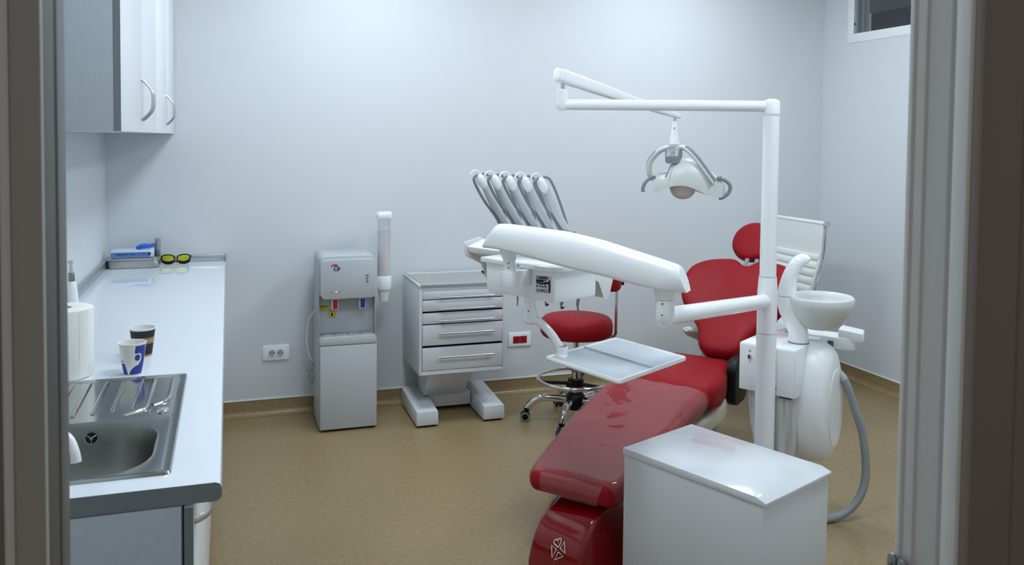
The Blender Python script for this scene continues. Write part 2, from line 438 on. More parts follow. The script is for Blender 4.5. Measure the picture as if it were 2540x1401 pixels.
build('strip_end_cap', MB().box(*wl(WX1-.003, WX1+.001, YB-.0225, YB-.0022, ZT+.0003, ZT+.0385)), 'grey_plastic', wt)

# ------------------------------------------------------------------ base cabinet run
bc = thing('base_cabinet', (XL, WY, 0), 'grey-sided base cabinet with white doors under the worktop', 'cabinet')
BX = -.068
yb0 = 1.803
build('body', MB().box(.002, BX-.019-XL-.002, yb0-WY+.001, YB-WY-.003, .1, .72).box(.002, BX-.019-XL-.002, 2.70-WY, YB-WY-.003, .72, ZT-.0405).box(BX-.04-XL, BX-.021-XL, yb0-WY+.001, 2.70-WY, .72, ZT-.0405), 'grey_laminate', bc)
build('side_panel', MB().box(.002, BX-.023-XL, yb0-WY-.017, yb0-WY, .002, ZT-.0405), 'grey_laminate', bc, bevel=.0008)
build('plinth', MB().box(.002, BX-.06-XL, yb0-WY+.002, YB-WY-.05, .0, .1), 'grey_edge', bc)
ND = 5; DL = (YB-.006-yb0)/ND
for i in range(ND):
    y0 = yb0-WY-.016+DL*i
    z0, z1 = .105, ZT-.045; zc = z1-.040; a = y0+.03; b = a+.13
    d = build('door', MB().box(BX-.018-XL, BX-XL, y0+.0015, y0+DL-.0015, z0, z1), 'white_laminate', bc, bevel=.0012)
    pts = bez([(BX-XL, a, zc), (BX-XL+.016, a+.012, zc), (BX-XL+.029, a+.035, zc), (BX-XL+.032, (a+b)/2, zc), (BX-XL+.029, b-.035, zc), (BX-XL+.016, b-.012, zc), (BX-XL, b, zc)], 5)
    build('handle', MB().tube(pts, .0085, 8, flat=(.35, 1.0)), 'brushed_handle', d)
build('door_edge', MB().box(BX-.0178-XL, BX-.0004-XL, yb0-WY-.0166, yb0-WY-.0148, .105, ZT-.045), 'grey_edge', bc)

# ------------------------------------------------------------------ sink
sk = thing('sink', (SX0, SY0, ZT), 'stainless steel inset sink with ribbed drainer and round overflow', 'sink')
SWd, SLn = SX1-SX0, SY1-SY0
def bowl_rect(x0, x1, y0, y1, r): return rrect(x0, x1, y0, y1, r, 8)
bx0, bx1, by0, by1 = .035, SWd-.045, .028, .375
deck = MB(); N = 36
def ring2(poly, z): return [(x, y, z) for x, y in poly]
outer = rrect(0, SWd, 0, SLn, .012, 8)
# flange rim
rim_o = ring2(outer, .0008); rim_t = ring2(rrect(.003, SWd-.003, .003, SLn-.003, .011, 8), .006); rim_i = ring2(rrect(.016, SWd-.016, .016, SLn-.016, .009, 8), .004)
rim_d = ring2(rrect(.02, SWd-.02, .02, SLn-.02, .009, 8), .0022)
build('flange', MB().loft([rim_o, rim_t, rim_i, rim_d], caps=False), 'stainless_polished', sk)
# deck round the bowl: bridge between deck outline and bowl mouth
bm_o = rrect(.02, SWd-.02, .02, .40, .009, 8); bmth = bowl_rect(bx0, bx1, by0, by1, .115)
build('bowl_rim', MB().loft([ring2(bm_o, .0022), ring2(bowl_rect(bx0-.008, bx1+.008, by0-.006, by1+.008, .12), .0022), ring2(bmth, -.001)], caps=False), 'stainless_polished', sk)
rings = []
for z, ins, rr in ((-.001, 0, .115), (-.010, .003, .114), (-.05, .008, .112), (-.095, .016, .108), (-.125, .028, .102), (-.145, .046, .094), (-.157, .07, .08), (-.163, .10, .055), (-.165, .135, .03)):
    rings.append(ring2(bowl_rect(bx0+ins, bx1-ins, by0+ins, by1-ins, rr), z))
bowl = MB().loft(rings, caps=False); bowl.add(rings[-1], [tuple(range(len(rings[-1])))])
build('bowl', bowl, 'stainless', sk)
ov = build('overflow', MB().tube([(.236, by1-.003, -.028), (.236, by1-.009, -.028)], .0165, 24), 'chrome', sk)
build('overflow_hole', MB().tube([(.236, by1-.0092, -.028), (.236, by1-.0098, -.028)], .0135, 24), 'black_rubber', ov)
sp = MB()
for k in range(3):
    a = k*2*PI/3+.5
    sp.tube([(.236, by1-.0105, -.028), (.236+.013*math.cos(a), by1-.0105, -.028+.013*math.sin(a))], .0018, 6)
sp.tube([(.236, by1-.0095, -.028), (.236, by1-.013, -.028)], .004, 10)
build('overflow_spokes', sp, 'chrome', ov)
# drainer with raised ribs
build('drainer', MB().box(.0195, SWd-.0195, .3995, SLn-.0195, -.001, .0021), 'stainless_polished', sk)
for k in range(7):
    x = .05+k*.044; y1 = SLn-.035; y0 = .425+.008*k
    rb = MB().tube(bez([(x, y0, .0012), (x, y0+.01, .0042), (x, (y0+y1)/2, .0045), (x, y1-.01, .0042), (x, y1, .0012)], 4), .0042, 8, flat=(1.2, .7))
    build('rib', rb, 'stainless_polished', sk)
rb = MB().tube(bez([(.30, .425, .002), (.335, .455, .004), (.348, .48, .004), (.348, .6, .004), (.348, .735, .002)], 5), .006, 8, flat=(1.2, .7)); build('rib', rb, 'stainless_polished', sk)
rb = MB().tube(bez([(.362, .49, .002), (.388, .515, .004), (.398, .55, .004), (.40, .65, .004), (.40, .735, .002)], 5), .006, 8, flat=(1.2, .7)); build('rib', rb, 'stainless_polished', sk)
build('tap_hole_cover', MB().lathe([(.024, 0), (.024, .003), (.021, .0048), (.004, .0055)], 24, (.381, .437, .0022)), 'chrome', sk)

# ------------------------------------------------------------------ tap
tp = thing('tap', (-.578, 2.06, ZT), 'white swivel tap with curved spout over the sink', 'tap')
build('tap_body', MB().lathe([(.028, 0), (.028, .008), (.021, .012), (.021, .10), (.018, .108), (.004, .11)], 20), 'white_gloss', tp)
spt = bez([(0, 0, .065), (.05, -.015, .080), (.14, -.05, .092), (.21, -.085, .088), (.256, -.112, .070), (.273, -.126, .043), (.277, -.130, .020)], 6)
build('spout', MB().tube(spt, [.0100]*(len(spt)-4)+[.0104, .0106, .0108, .011], 14), 'white_gloss', tp)
build('lever', MB().tube([(0, 0, .11), (.0, -.02, .13), (.01, -.07, .15)], [.012, .009, .006], 10), 'white_gloss', tp)

# ------------------------------------------------------------------ things on the worktop
# paper towel roll
pr = thing('paper_towel_roll', (-.452, 2.722, ZT), 'large white paper towel roll standing on the worktop', 'paper roll')
n = 48
rl = []
for rr, z in ((.022, .204), (.022, .2), (.074, .2), (.078, .196), (.0775, .1), (.078, .004), (.075, .0)):
    rl.append([(rr*math.cos(2*PI*i/n), rr*math.sin(2*PI*i/n), min(z, .2)) for i in range(n)])
rr_ = [(.022, .002), (.022, .199), (.030, .2012), (.072, .2), (.077, .197), (.0782, .19), (.0778, .1), (.0782, .006), (.0765, .001), (.06, 0.), (.022, .0)]
build('paper', MB().lathe(rr_, n, caps=False), 'paper', pr)
build('core', MB().lathe([(.0215, .003), (.0215, .198), (.020, .198), (.020, .003)], 32, caps=False), 'beige_plastic', pr)
build('loose_end', MB().loft([[(.0786*math.cos(a), .0786*math.sin(a), z) for a in [(-.9+.05*k) for k in range(9)]] for z in (.003, .1, .197)], caps=False, closed=False), 'paper', pr)
# handpiece in its holder
hp = thing('dental_handpiece', (-.572, 3.66, ZT), 'white handpiece with steel head standing behind the paper roll', 'handpiece')
hp.rotation_euler = (0, -.05, 0)
build('grip', MB().lathe([(.021, 0), (.0215, .01), (.020, .05), (.0175, .10), (.014, .125), (.0125, .128)], 20), 'white_plastic', hp)
build('collar', MB().lathe([(.0122, .128), (.0118, .145), (.0108, .160), (.0095, .163)], 18), 'steel_dull', hp)
build('neck', MB().lathe([(.0095, .163), (.0062, .180), (.0052, .195)], 16), 'brushed_handle', hp)
build('head', MB().lathe([(.0052, .195), (.008, .197), (.008, .207), (.003, .209)], 16), 'brushed_handle', hp)

def cup(name, loc, r0, r1, h, label, rz=0):
    t = thing(name, loc, label, 'cup', rz, None)
    pr = [(r0, .003), (r0, 0), (r1, h-.003)]
    build('wall', MB().lathe([(r0-.0008, .006), (r0, 0), (r1, h-.002), (r1-.0012, h-.002), (r0-.0018, .006)], 40, caps=False), 'paper_cup_white', t)
    build('bottom', MB().lathe([(r0-.001, .0055), (r0-.001, .007)], 40), 'paper_cup_white', t)
    tor = [[(r1+(.0016*math.cos(b)))*math.cos(a) for a in ()] for b in ()]
    rg = [[((r1+.0016*math.cos(2*PI*j/8))*math.cos(2*PI*i/40), (r1+.0016*math.cos(2*PI*j/8))*math.sin(2*PI*i/40), h-.0015+.0016*math.sin(2*PI*j/8)) for i in range(40)] for j in range(9)]
    build('rim', MB().loft(rg, caps=False), 'paper_cup_white', t)
    return t
def cup_patch(t, name, m, r0, r1, h, pts, off=.0006, nsub=6):
    """a printed patch wrapped on the cup: list of (z, a0, a1) rows in degrees (outline rows)"""
    rows = []
    for z, a0, a1 in pts:
        rr = r0+(r1-r0)*z/h+off
        rows.append([(rr*math.cos(math.radians(a0+(a1-a0)*k/nsub)), rr*math.sin(math.radians(a0+(a1-a0)*k/nsub)), z) for k in range(nsub+1)])
    return build(name, MB().loft(rows, caps=False, closed=False), m, t)
c1 = cup('paper_cup', (-.268, 2.695, ZT+.0005), .0262, .0375, .092, 'white paper cup with blue swirl print at the sink edge')
# facing the camera is about -84 deg in world
def blue(rows): return cup_patch(c1, 'blue_print', 'cup_blue', .0262, .0375, .092, rows, nsub=10)
blue([(.086, -70, -14), (.078, -72, -12), (.070, -74, -10), (.064, -72, -10)])
blue([(.064, -46, -10), (.058, -40, -10), (.052, -38, -10), (.046, -38, -10), (.040, -42, -10), (.034, -48, -12), (.028, -58, -14)])
blue([(.028, -66, -14), (.022, -82, -16), (.014, -95, -20), (.006, -102, -24), (.002, -104, -26)])
blue([(.060, -66, -52), (.056, -72, -48), (.051, -74, -46), (.046, -72, -48), (.042, -66, -53)])
blue([(.034, -155, -128), (.024, -150, -122), (.012, -146, -116), (.002, -142, -112)])
cup_patch(c1, 'small_print', 'print_grey', .0262, .0375, .092, [(.042, -158, -132), (.039, -158, -132)])
c2 = cup('paper_cup', (-.258, 2.895, ZT+.0005), .0262, .0375, .092, 'black paper cup with a gold band behind the blue one')
def band(z0, z1, m, nm): cup_patch(c2, nm, m, .0262, .0375, .092, [(z0, -180, 180), (z1, -180, 180)], nsub=40)
band(.003, .009, 'cup_gold', 'gold_band'); band(.009, .044, 'cup_black', 'black_band'); band(.0445, .047, 'cup_gold', 'gold_line'); band(.047, .0482, 'cup_black', 'black_line'); band(.0482, .0595, 'cup_gold', 'gold_band'); band(.0595, .0607, 'cup_black', 'black_line'); band(.0607, .063, 'cup_gold', 'gold_line'); band(.063, .086, 'cup_black', 'black_band')

# stainless instrument case in the corner, glove box on it, marker, glasses
ib = thing('instrument_case', (-.468, 4.898, ZT), 'shallow stainless steel instrument case in the worktop corner', 'case')
def rbox(x0, x1, y0, y1, z0, z1, rr, ins=.004):
    return MB().loft([ring2(rrect(x0+ins, x1-ins, y0+ins, y1-ins, rr), z0), ring2(rrect(x0, x1, y0, y1, rr), z0+ins), ring2(rrect(x0, x1, y0, y1, rr), z1-ins*.5), ring2(rrect(x0+ins*.5, x1-ins*.5, y0+ins*.5, y1-ins*.5, rr), z1)])
build('case_body', rbox(-.128, .122, -.075, .075, .0005, .040, .018), 'stainless_polished', ib)
lid = build('lid', rbox(-.131, .125, -.078, .078, .040, .055, .02, .003), 'stainless_polished', ib)
build('lid_ridge', rbox(-.112, .106, -.06, .06, .055, .0565, .016, .0008), 'stainless_polished', lid)
build('clasp', MB().box(.098, .112, -.0825, -.078, .026, .058), 'chrome', ib, bevel=.002)
gb = thing('glove_box', (-.478, 4.905, ZT+.057), 'pale blue box of disposable gloves lying on the steel case', 'box', rz=.02)
build('carton', MB().box(-.105, .10, -.06, .06, .0, .034), 'box_pale', gb, bevel=.001)
build('front_print', MB().box(-.1045, .085, -.0606, -.06, .002, .026), 'box_blue', gb)
build('lettering', text_mesh('Disposable nitrile', .0135, plane_xf((-.035, -.0609, .017), (1, 0, 0), (0, 0, 1)), bold=.0003), 'pen_navy', gb)
build('lettering', text_mesh('M  Medium', .009, plane_xf((.045, -.0609, .018), (1, 0, 0), (0, 0, 1))), 'pen_navy', gb)
build('lettering', text_mesh('examination gloves', .006, plane_xf((-.05, -.0609, .006), (1, 0, 0), (0, 0, 1))), 'pen_navy', gb) if False else None
build('black_emblem', MB().box(.074, .088, -.0612, -.0606, .012, .021).box(.079, .084, -.0612, -.0606, .021, .025).box(.076, .084, -.0612, -.0606, .006, .009), 'print_black', gb)
# blue glove pulled out of the slot
gl = MB(); ctrl = [[(-.02, -.02, .033), (-.028, .01, .045), (-.005, .03, .034)], [(.0, -.025, .045), (.0, .0, .062), (.012, .028, .046)], [(.025, -.024, .05), (.024, .004, .066), (.034, .028, .05)], [(.05, -.018, .048), (.052, .004, .06), (.056, .02, .05)], [(.074, -.006, .062), (.078, .002, .066), (.074, .010, .06)]]
rg = []
for a, b, c in ctrl:
    A, B, Cc = Vector(a), Vector(b), Vector(c); base = (A+Cc)/2; base.z = max(.034, base.z-.02)
    A, B, Cc, base = [q+Vector((.03, 0, 0)) for q in (A, B, Cc, base)]
    rg.append([A, (A+B)/2+Vector((0, -.003, .005)), B, (B+Cc)/2+Vector((0, .003, .004)), Cc, base])
gm = MB().loft(rg); go = build('glove', gm, 'glove_blue', gb); s_ = go.modifiers.new('s', 'SUBSURF'); s_.levels = s_.render_levels = 2
pn = thing('marker_pen', (-.362, 4.985, ZT), 'grey marker pen standing upright by the steel case', 'pen')
pn.location = (-.364, 4.9925, ZT)
build('barrel', MB().lathe([(.0125, 0), (.013, .002), (.013, .075)], 20), 'pen_grey', pn)
build('cap', MB().lathe([(.0135, .075), (.0138, .132), (.0125, .138), (.004, .1385)], 20), 'silver_grey', pn)
build('clip', MB().box(-.0165, -.0125, -.003, .003, .03, .11), 'pen_navy', pn)
gs = thing('safety_glasses', (-.258, 4.925, ZT), 'yellow-tinted safety glasses with black frame on the worktop', 'glasses')
gs.location = (-.270, 4.945, ZT+.002); gs.scale = (1.08, 1.08, 1.1)
for sgn in (-1, 1):
    out = [(sgn*x, z) for x, z in ((.010, .012), (.006, .024), (.012, .040), (.030, .046), (.056, .045), (.066, .036), (.066, .020), (.060, .008), (.040, .002), (.020, .004))]
    op = [Vector((p[0], -.015-.28*0+ (abs(p[0])-.01)**2*2.2, p[1])) for p in out]
    cc = sum(op, Vector())/len(op)
    rim = build('rim', MB().tube(bez(op+[op[0]], 4), .0028, 8), 'black_plastic', gs)
    lens = bez(op+[op[0]], 4)[:-1]
    build('lens', MB().add(lens+[cc], [(i, (i+1) % len(lens), len(lens)) for i in range(len(lens))]), 'yellow_lens', rim)
    build('lower_shield', MB().loft([[cc+(p-cc)*1.0, cc+(p-cc)*.98+Vector((0, -.004, .012))] for p in lens[len(lens)*6//10:len(lens)*10//10]], caps=False, closed=False), 'black_plastic', rim)
    build('temple', MB().tube(bez([(sgn*.067, -.005, .032), (sgn*.071, .02, .034), (sgn*.066, .05, .028), (sgn*.05, .062, .010)], 5), .0032, 8, flat=(.7, 1.4)), 'black_plastic', gs)
build('bridge', MB().tube(bez([(-.010, -.014, .014), (0, -.016, .012), (.010, -.014, .014)], 4), .0035, 8), 'black_plastic', gs)

# ------------------------------------------------------------------ water cooler
wcx, wcy = .465, 4.617
wk = thing('water_cooler', (wcx+.155, wcy+.16, 0), 'light grey floor-standing water cooler with red and blue taps', 'water cooler')
def L(p): return (p[0]-wcx-.155, p[1]-wcy-.16, p[2])
WW = .310
def cprism_y(poly, y0, y1): return MB().prism([(x-.155, z) for x, z in poly], y0-.16, y1-.16, 'y')
def top_round(x0, x1, z0, z1, r):
    pts = [(x0, z0), (x1, z0)]
    for k in range(7): a = PI/2*k/6; pts.append((x1-r+r*math.cos(a), z1-r+r*math.sin(a)))
    for k in range(7): a = PI/2+PI/2*k/6; pts.append((x0+r+r*math.cos(a), z1-r+r*math.sin(a)))
    return pts
build('back_body', cprism_y(rrect(.004, WW-.004, .45, .90, .01), .12, .33), 'cooler_grey', wk, bevel=.002)
build('upper_housing', cprism_y(top_round(.0, WW, .745, .955, .036), .0265, .335), 'cooler_grey', wk, bevel=.003)
fpn = build('front_panel', cprism_y(rrect(.004, WW-.002, .726, .940, .032, 8), .0, .026), 'cooler_front', wk, bevel=.004)
build('recess_panel', MB().box(.006-.155, WW-.006-.155, .10-.16, .12-.16, .50, .75), 'cooler_grey', wk)
for sgn in (0, 1):
    x0 = 0 if sgn == 0 else WW-.005
    build('side_cheek', MB().box(x0-.155, x0+.005-.155, .07-.16, .125-.16, .50, .75), 'cooler_grey', wk, bevel=.003)
build('lower_body', cprism_y(top_round(.0, WW, .012, .5185, .025), .0205, .335), 'cooler_grey', wk)
build('mid_body', cprism_y([(.0, .519), (WW, .519), (WW, .7445), (.0, .7445)], .126, .335), 'cooler_grey', wk)
dr = build('lower_door', MB().box(.002-.155, WW-.002-.155, .0-.16, .02-.16, .014, .472), 'cooler_front', wk, bevel=.004)
build('tray_front', cprism_y(top_round(.002, WW-.002, .475, .520, .026), .0, .02), 'cooler_front', wk, bevel=.002)
tr = build('drip_tray', MB().box(.02-.155, WW-.02-.155, .012-.16, .10-.16, .5195, .523), 'silver_grey', wk, bevel=.001)
for (px_, ry) in ((.085, .05), (.155, .05), (.225, .05)):
    build('drain_hole', MB().lathe([(.010, 0), (.010, .0006)], 16, (px_-.155, ry-.16, .523), sy=.7), 'dark_gap', tr)
sl = MB()
for k in range(9):
    for j in range(3):
        if (k+j) % 2: sl.box(.03+k*.03-.155, .045+k*.03-.155, .025+j*.025-.16, .030+j*.025-.16, .523, .5235)
tag(build('tray_slots', sl, 'grey_plastic', tr), kind='stuff')
for nm, x0, m in (('hot_tap', .068, 'red_switch'), ('cold_tap', .217, 'blue_switch')):
    tpb = build(nm, MB().prism(rrect(x0-.155, x0+.034-.155, .662, .722, .006), .035-.16, .075-.16, 'y'), 'white_plastic', wk, bevel=.002)
    build('paddle', MB().prism(rrect(x0+.005-.155, x0+.030-.155, .667, .716, .004), .028-.16, .036-.16, 'y'), m, tpb, bevel=.002)
    build('nozzle', MB().tube([(x0+.017-.155, .06-.16, .735), (x0+.017-.155, .06-.16, .70)], .011, 12), 'white_plastic', tpb)
st = build('warning_label', MB().prism([(.006-.155, .650), (.044-.155, .650), (.052-.155, .662), (.052-.155, .667), (.044-.155, .678), (.006-.155, .678)], .0985-.16, .0999-.16, 'y'), 'yellow_sticker', wk)
build('lettering', text_mesh('WARNING', .0095, plane_xf((.026-.155, .0983-.16, .671), (1, 0, 0), (0, 0, 1)), bold=.0005), 'print_black', st)
build('small_print', MB().box(.012-.155, .040-.155, .0981-.16, .0984-.16, .662, .6635).box(.010-.155, .042-.155, .0981-.16, .0984-.16, .6555, .657), 'print_grey', st)
st2 = build('hot_water_label', MB().box(.060-.155, .092-.155, .0985-.16, .0999-.16, .608, .644), 'yellow_sticker', wk)
bd = MB()
for a in ((.060, .092, .6430, .6445), (.060, .092, .6075, .609), (.060, .0612, .608, .644), (.0908, .092, .608, .644)): bd.box(a[0]-.155, a[1]-.155, .0981-.16, .0984-.16, a[2], a[3])
bd.prism(rrect(.070-.155, .081-.155, .615, .630, .004), .0981-.16, .0984-.16, 'y').box(.073-.155, .077-.155, .0981-.16, .0984-.16, .628, .638)
build('hand_symbol', bd, 'print_black', st2)
# logo, lights, switch on the front panel
y_ = -.0008-.16
lg = build('logo', MB().prism([(.072-.155, .884), (.098-.155, .884), (.104-.155, .898), (.094-.155, .906), (.088-.155, .910), (.084-.155, .922), (.081-.155, .908), (.076-.155, .900)], y_, y_+.0008, 'y'), 'print_blue', fpn)
sw = MB()
for k in range(14):
    a0, a1 = PI*.35+k*.16, PI*.35+(k+1)*.16
    w0 = .0035*math.sin(PI*(k+.5)/14)+.001
    sw.add([((.084+.027*math.cos(a))-.155, y_-.0002, .899+.014*math.sin(a)+d) for a in (a0, a1) for d in (-w0, w0)], [(0, 1, 3, 2)])
build('logo_red_swoosh', sw, 'print_red', fpn)
sw = MB()
for k in range(14):
    a0, a1 = -PI*.62+k*.15, -PI*.62+(k+1)*.15
    w0 = .003*math.sin(PI*(k+.5)/14)+.0008
    sw.add([((.084+.027*math.cos(a))-.155, y_-.0003, .899+.014*math.sin(a)+d) for a in (a0, a1) for d in (-w0, w0)], [(0, 1, 3, 2)])
build('logo_navy_swoosh', sw, 'pen_navy', fpn)
build('logo_letter', MB().box(.079-.155, .095-.155, y_-.0005, y_-.0001, .892, .8945).box(.079-.155, .095-.155, y_-.0005, y_-.0001, .8975, .900).box(.079-.155, .0815-.155, y_-.0005, y_-.0001, .886, .900).box(.079-.155, .093-.155, y_-.0005, y_-.0001, .886, .888), 'print_white', fpn)
build('logo_print', MB().box(.070-.155, .075-.155, y_, y_+.0008, .8765, .8785).box(.080-.155, .087-.155, y_, y_+.0008, .8765, .8795).box(.090-.155, .095-.155, y_, y_+.0008, .877, .880).box(.096-.155, .102-.155, y_, y_+.0008, .8775, .8805), 'print_grey', fpn)
for k, (zz, s) in enumerate(((.848, 'COOLING'), (.832, 'HEATING'), (.815, 'POWER'))):
    build('lettering', text_mesh(s, .0046, plane_xf((.2535-.155, y_, zz+.002), (1, 0, 0), (0, 0, 1)), bold=.0002), 'print_black', fpn)
    build('indicator_light', MB().tube([(.2535-.155, y_-.0006, zz-.0045), (.2535-.155, y_+.001, zz-.0045)], .0024, 10), 'print_black', fpn)
sw_ = build('switch', MB().prism(rrect(.070-.155, .100-.155, .758, .772, .005), y_-.001, y_+.001, 'y'), 'grey_light', fpn)
build('switch_button', MB().tube([(.086-.155, y_-.004, .765), (.086-.155, y_, .765)], [.004, .006], 12), 'white_gloss', sw_)
build('switch_mark', MB().box(.060-.155, .064-.155, y_, y_+.0008, .762, .768), 'print_grey', fpn)
build('switch_mark', MB().box(.1055-.155, .1085-.155, y_, y_+.0008, .763, .769), 'print_grey', fpn)
build('side_label', MB().box(-.1558, -.155, .06, .10, .845, .895), 'warm_white', wk)
ft = MB()
for sx in (-.13, .13):
    for sy in (-.11, .14): build('foot', MB().lathe([(.014, 0), (.014, .013)], 12, (sx, sy, 0)), 'black_rubber', wk)
# mains lead looping off the left side of the cooler
cb = bez([(-.156, .10, .62), (-.185, .12, .57), (-.20, .13, .45), (-.185, .13, .36), (-.165, .13, .32)], 6)
build('mains_lead', MB().tube(cb, .0035, 8), 'white_plastic', wk)
cb = [(-.155, .14, .30), (-.175, .13, .31), (-.195, .13, .295), (-.20, .135, .275), (-.19, .14, .262), (-.175, .145, .262), (-.165, .14, .272), (-.168, .13, .28), (-.18, .13, .272), (-.188, .135, .25), (-.186, .14, .23), (-.175, .145, .215), (-.162, .14, .218), (-.158, .13, .232), (-.168, .125, .238), (-.182, .13, .225), (-.18, .14, .20), (-.165, .145, .19), (-.150, .15, .195)]
build('coiled_lead', MB().tube(bez(cb, 3), .0035, 8), 'grey_light', wk)

# ------------------------------------------------------------------ cup dispenser on the side of the cooler
tx, ty = .838, 4.78
cd = thing('cup_dispenser', (tx, ty, .74), 'clear tube cup dispenser fixed to the side of the water cooler', 'cup dispenser')
build('tube', MB().lathe([(.0375, .07), (.0375, .405), (.0366, .405), (.0366, .07)], 28, caps=False), 'tube_plastic', cd)
build('top_cap', MB().loft([ring2(rrect(-.042, .040, -.042, .040, .012), .403), ring2(rrect(-.042, .040, -.042, .040, .012), .425), ring2(rrect(-.030, .040, -.038, .038, .012), .440)]), 'white_plastic', cd, bevel=.002)
build('holder', MB().lathe([(.041, .0), (.043, .006), (.043, .074), (.041, .078), (.039, .078), (.039, .0)], 28, caps=False), 'white_plastic', cd)
build('bracket', MB().box(-.062, -.040, -.015, .015, .01, .07), 'white_plastic', cd)
c0 = None; npc = 33
for k in range(npc):
    z = .742+k*.0103
    if c0 is None:
        cm = MB().lathe([(.0215, -.068), (.0235, -.068), (.0335, -.001), (.0348, 0), (.0345, .0016), (.033, .0014), (.022, -.064)], 24, caps=False).lathe([(.0215, -.0655), (.0215, -.0645)], 24)
        c0 = build('dispenser_cup', cm, 'paper_cup_white'); o = c0
    else:
        o = c0.copy(); col.objects.link(o)
    o.location = (tx, ty, z)
    if k == 0: tag(o, 'white paper cup poking out of the bottom of the cup dispenser', 'cup', 'paper cups in the dispenser')
    elif k == npc-1: tag(o, 'topmost white paper cup of the stack inside the clear tube', 'cup', 'paper cups in the dispenser')
    else: tag(o, 'white paper cup nested within the stack inside the clear tube', 'cup', 'paper cups in the dispenser')

# ------------------------------------------------------------------ wall sockets
def socket(name, x, z, plate, insert, label, red):
    t = thing(name, (x, YB, z), label, 'socket')
    build('plate', MB().prism(rrect(-.075, .075, -.043, .043, .006), -.009, 0, 'y'), plate, t, bevel=.003)
    for s in (-1, 1):
        i_ = build('outlet', MB().prism(rrect(s*.0232-.0225, s*.0232+.0225, -.0225, .0225, .002), -.011, -.009, 'y'), insert, t, bevel=.0006)
        build('well', MB().tube([(s*.0232, -.0111, 0), (s*.0232, -.0114, 0)], .0185, 24), insert if red else 'grey_light', i_)
        for q in (-1, 1): build('pin_hole', MB().tube([(s*.0232+q*.0085, -.0115, .001), (s*.0232+q*.0085, -.0118, .001)], .003, 10), 'print_black', i_)
        for q in (-1, 1): build('earth_clip', MB().box(s*.0232-.002, s*.0232+.002, -.0122, -.0114, q*.0175-.002, q*.0175+.002), 'steel_dull' if red else 'print_grey', i_)
    return t
socket('wall_socket', .259, .356, 'white_plastic', 'white_plastic', 'white double wall socket beside the water cooler', False)
socket('wall_socket', 1.744, .336, 'white_plastic', 'red_socket', 'double wall socket with red inserts beside the drawer unit', True)

# ------------------------------------------------------------------ drawer cart
kx, ky = 1.245, 4.78
dc = thing('drawer_cart', (kx, ky, 0), 'white metal dental drawer cart with five bar-handled drawers', 'drawer cart')
X0, X1, Y0, Y1, Z0, Z1 = -.25, .247, -.22, .22, .287, .775
car = MB().box(X0, X0+.018, Y0, Y1, Z0, Z1).box(X1-.013, X1, Y0, Y1, Z0, Z1).box(X0+.018, X1-.013, Y0, Y1, Z0, Z0+.022).box(X0+.018, X1-.013, Y0, Y1, Z1-.02, Z1).box(X0+.018, X1-.013, Y1-.02, Y1, Z0+.022, Z1-.02)
build('body', car, 'powder_white', dc, bevel=.0015)
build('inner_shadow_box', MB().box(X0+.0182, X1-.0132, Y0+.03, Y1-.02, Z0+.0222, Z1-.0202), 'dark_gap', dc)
rim = MB().box(X0-.002, X0+.012, Y0-.003, Y1, Z1, Z1+.016).box(X1-.012, X1+.002, Y0-.003, Y1, Z1, Z1+.016).box(X0+.012, X1-.012, Y0-.003, Y0+.010, Z1, Z1+.016).box(X0+.012, X1-.012, Y1-.012, Y1, Z1, Z1+.016)
build('top_rim', rim, 'powder_white', dc, bevel=.002)
build('top_plate', MB().box(X0+.012, X1-.012, Y0+.010, Y1-.012, Z1+.001, Z1+.006), 'cart_glass', dc)
for z0, z1, hz in ((.709, .754, .722), (.643, .704, .657), (.573, .632, .591), (.452, .566, .521), (.312, .438, .388)):
    d = build('drawer', MB().box(1.0150-kx, 1.4780-kx, Y0-.002, Y0+.018, z0, z1), 'powder_white', dc, bevel=.002)
    h = MB().tube([(1.098-kx, Y0-.030, hz), (1.42-kx, Y0-.030, hz)], .0058, 12)
    hb = build('bar_handle', h, 'brushed_handle', d)
    for hx in (1.122, 1.396): build('handle_post', MB().tube([(hx-kx, Y0-.030, hz), (hx-kx, Y0-.001, hz)], .0045, 8), 'brushed_handle', d)
# pedestal column leaning back to the cross bar
ped = [[(-.175, -.155, .2868), (.09, -.155, .2868), (.09, .16, .2868), (-.175, .16, .2868)], [(-.175, .0, .105), (.065, .0, .105), (.065, .16, .105), (-.175, .16, .105)]]
build('pedestal', MB().loft(ped), 'powder_white', dc, bevel=.003)
build('cross_bar', MB().box(-.14, .115, .02, .16, .028, .106), 'powder_white', dc, bevel=.003)
for x0 in (-.265, .12):
    ft = [[(x0, -.24, .012), (x0+.124, -.24, .012), (x0+.124, .2, .012), (x0, .2, .012)], [(x0+.002, -.236, .088), (x0+.122, -.236, .088), (x0+.122, .2, .110), (x0+.002, .2, .110)]]
    fo = build('foot', MB().loft(ft), 'powder_white', dc, bevel=.003)
    build('foot_pad', MB().box(x0+.012, x0+.112, -.222, .19, .0, .0125), 'black_rubber', fo)

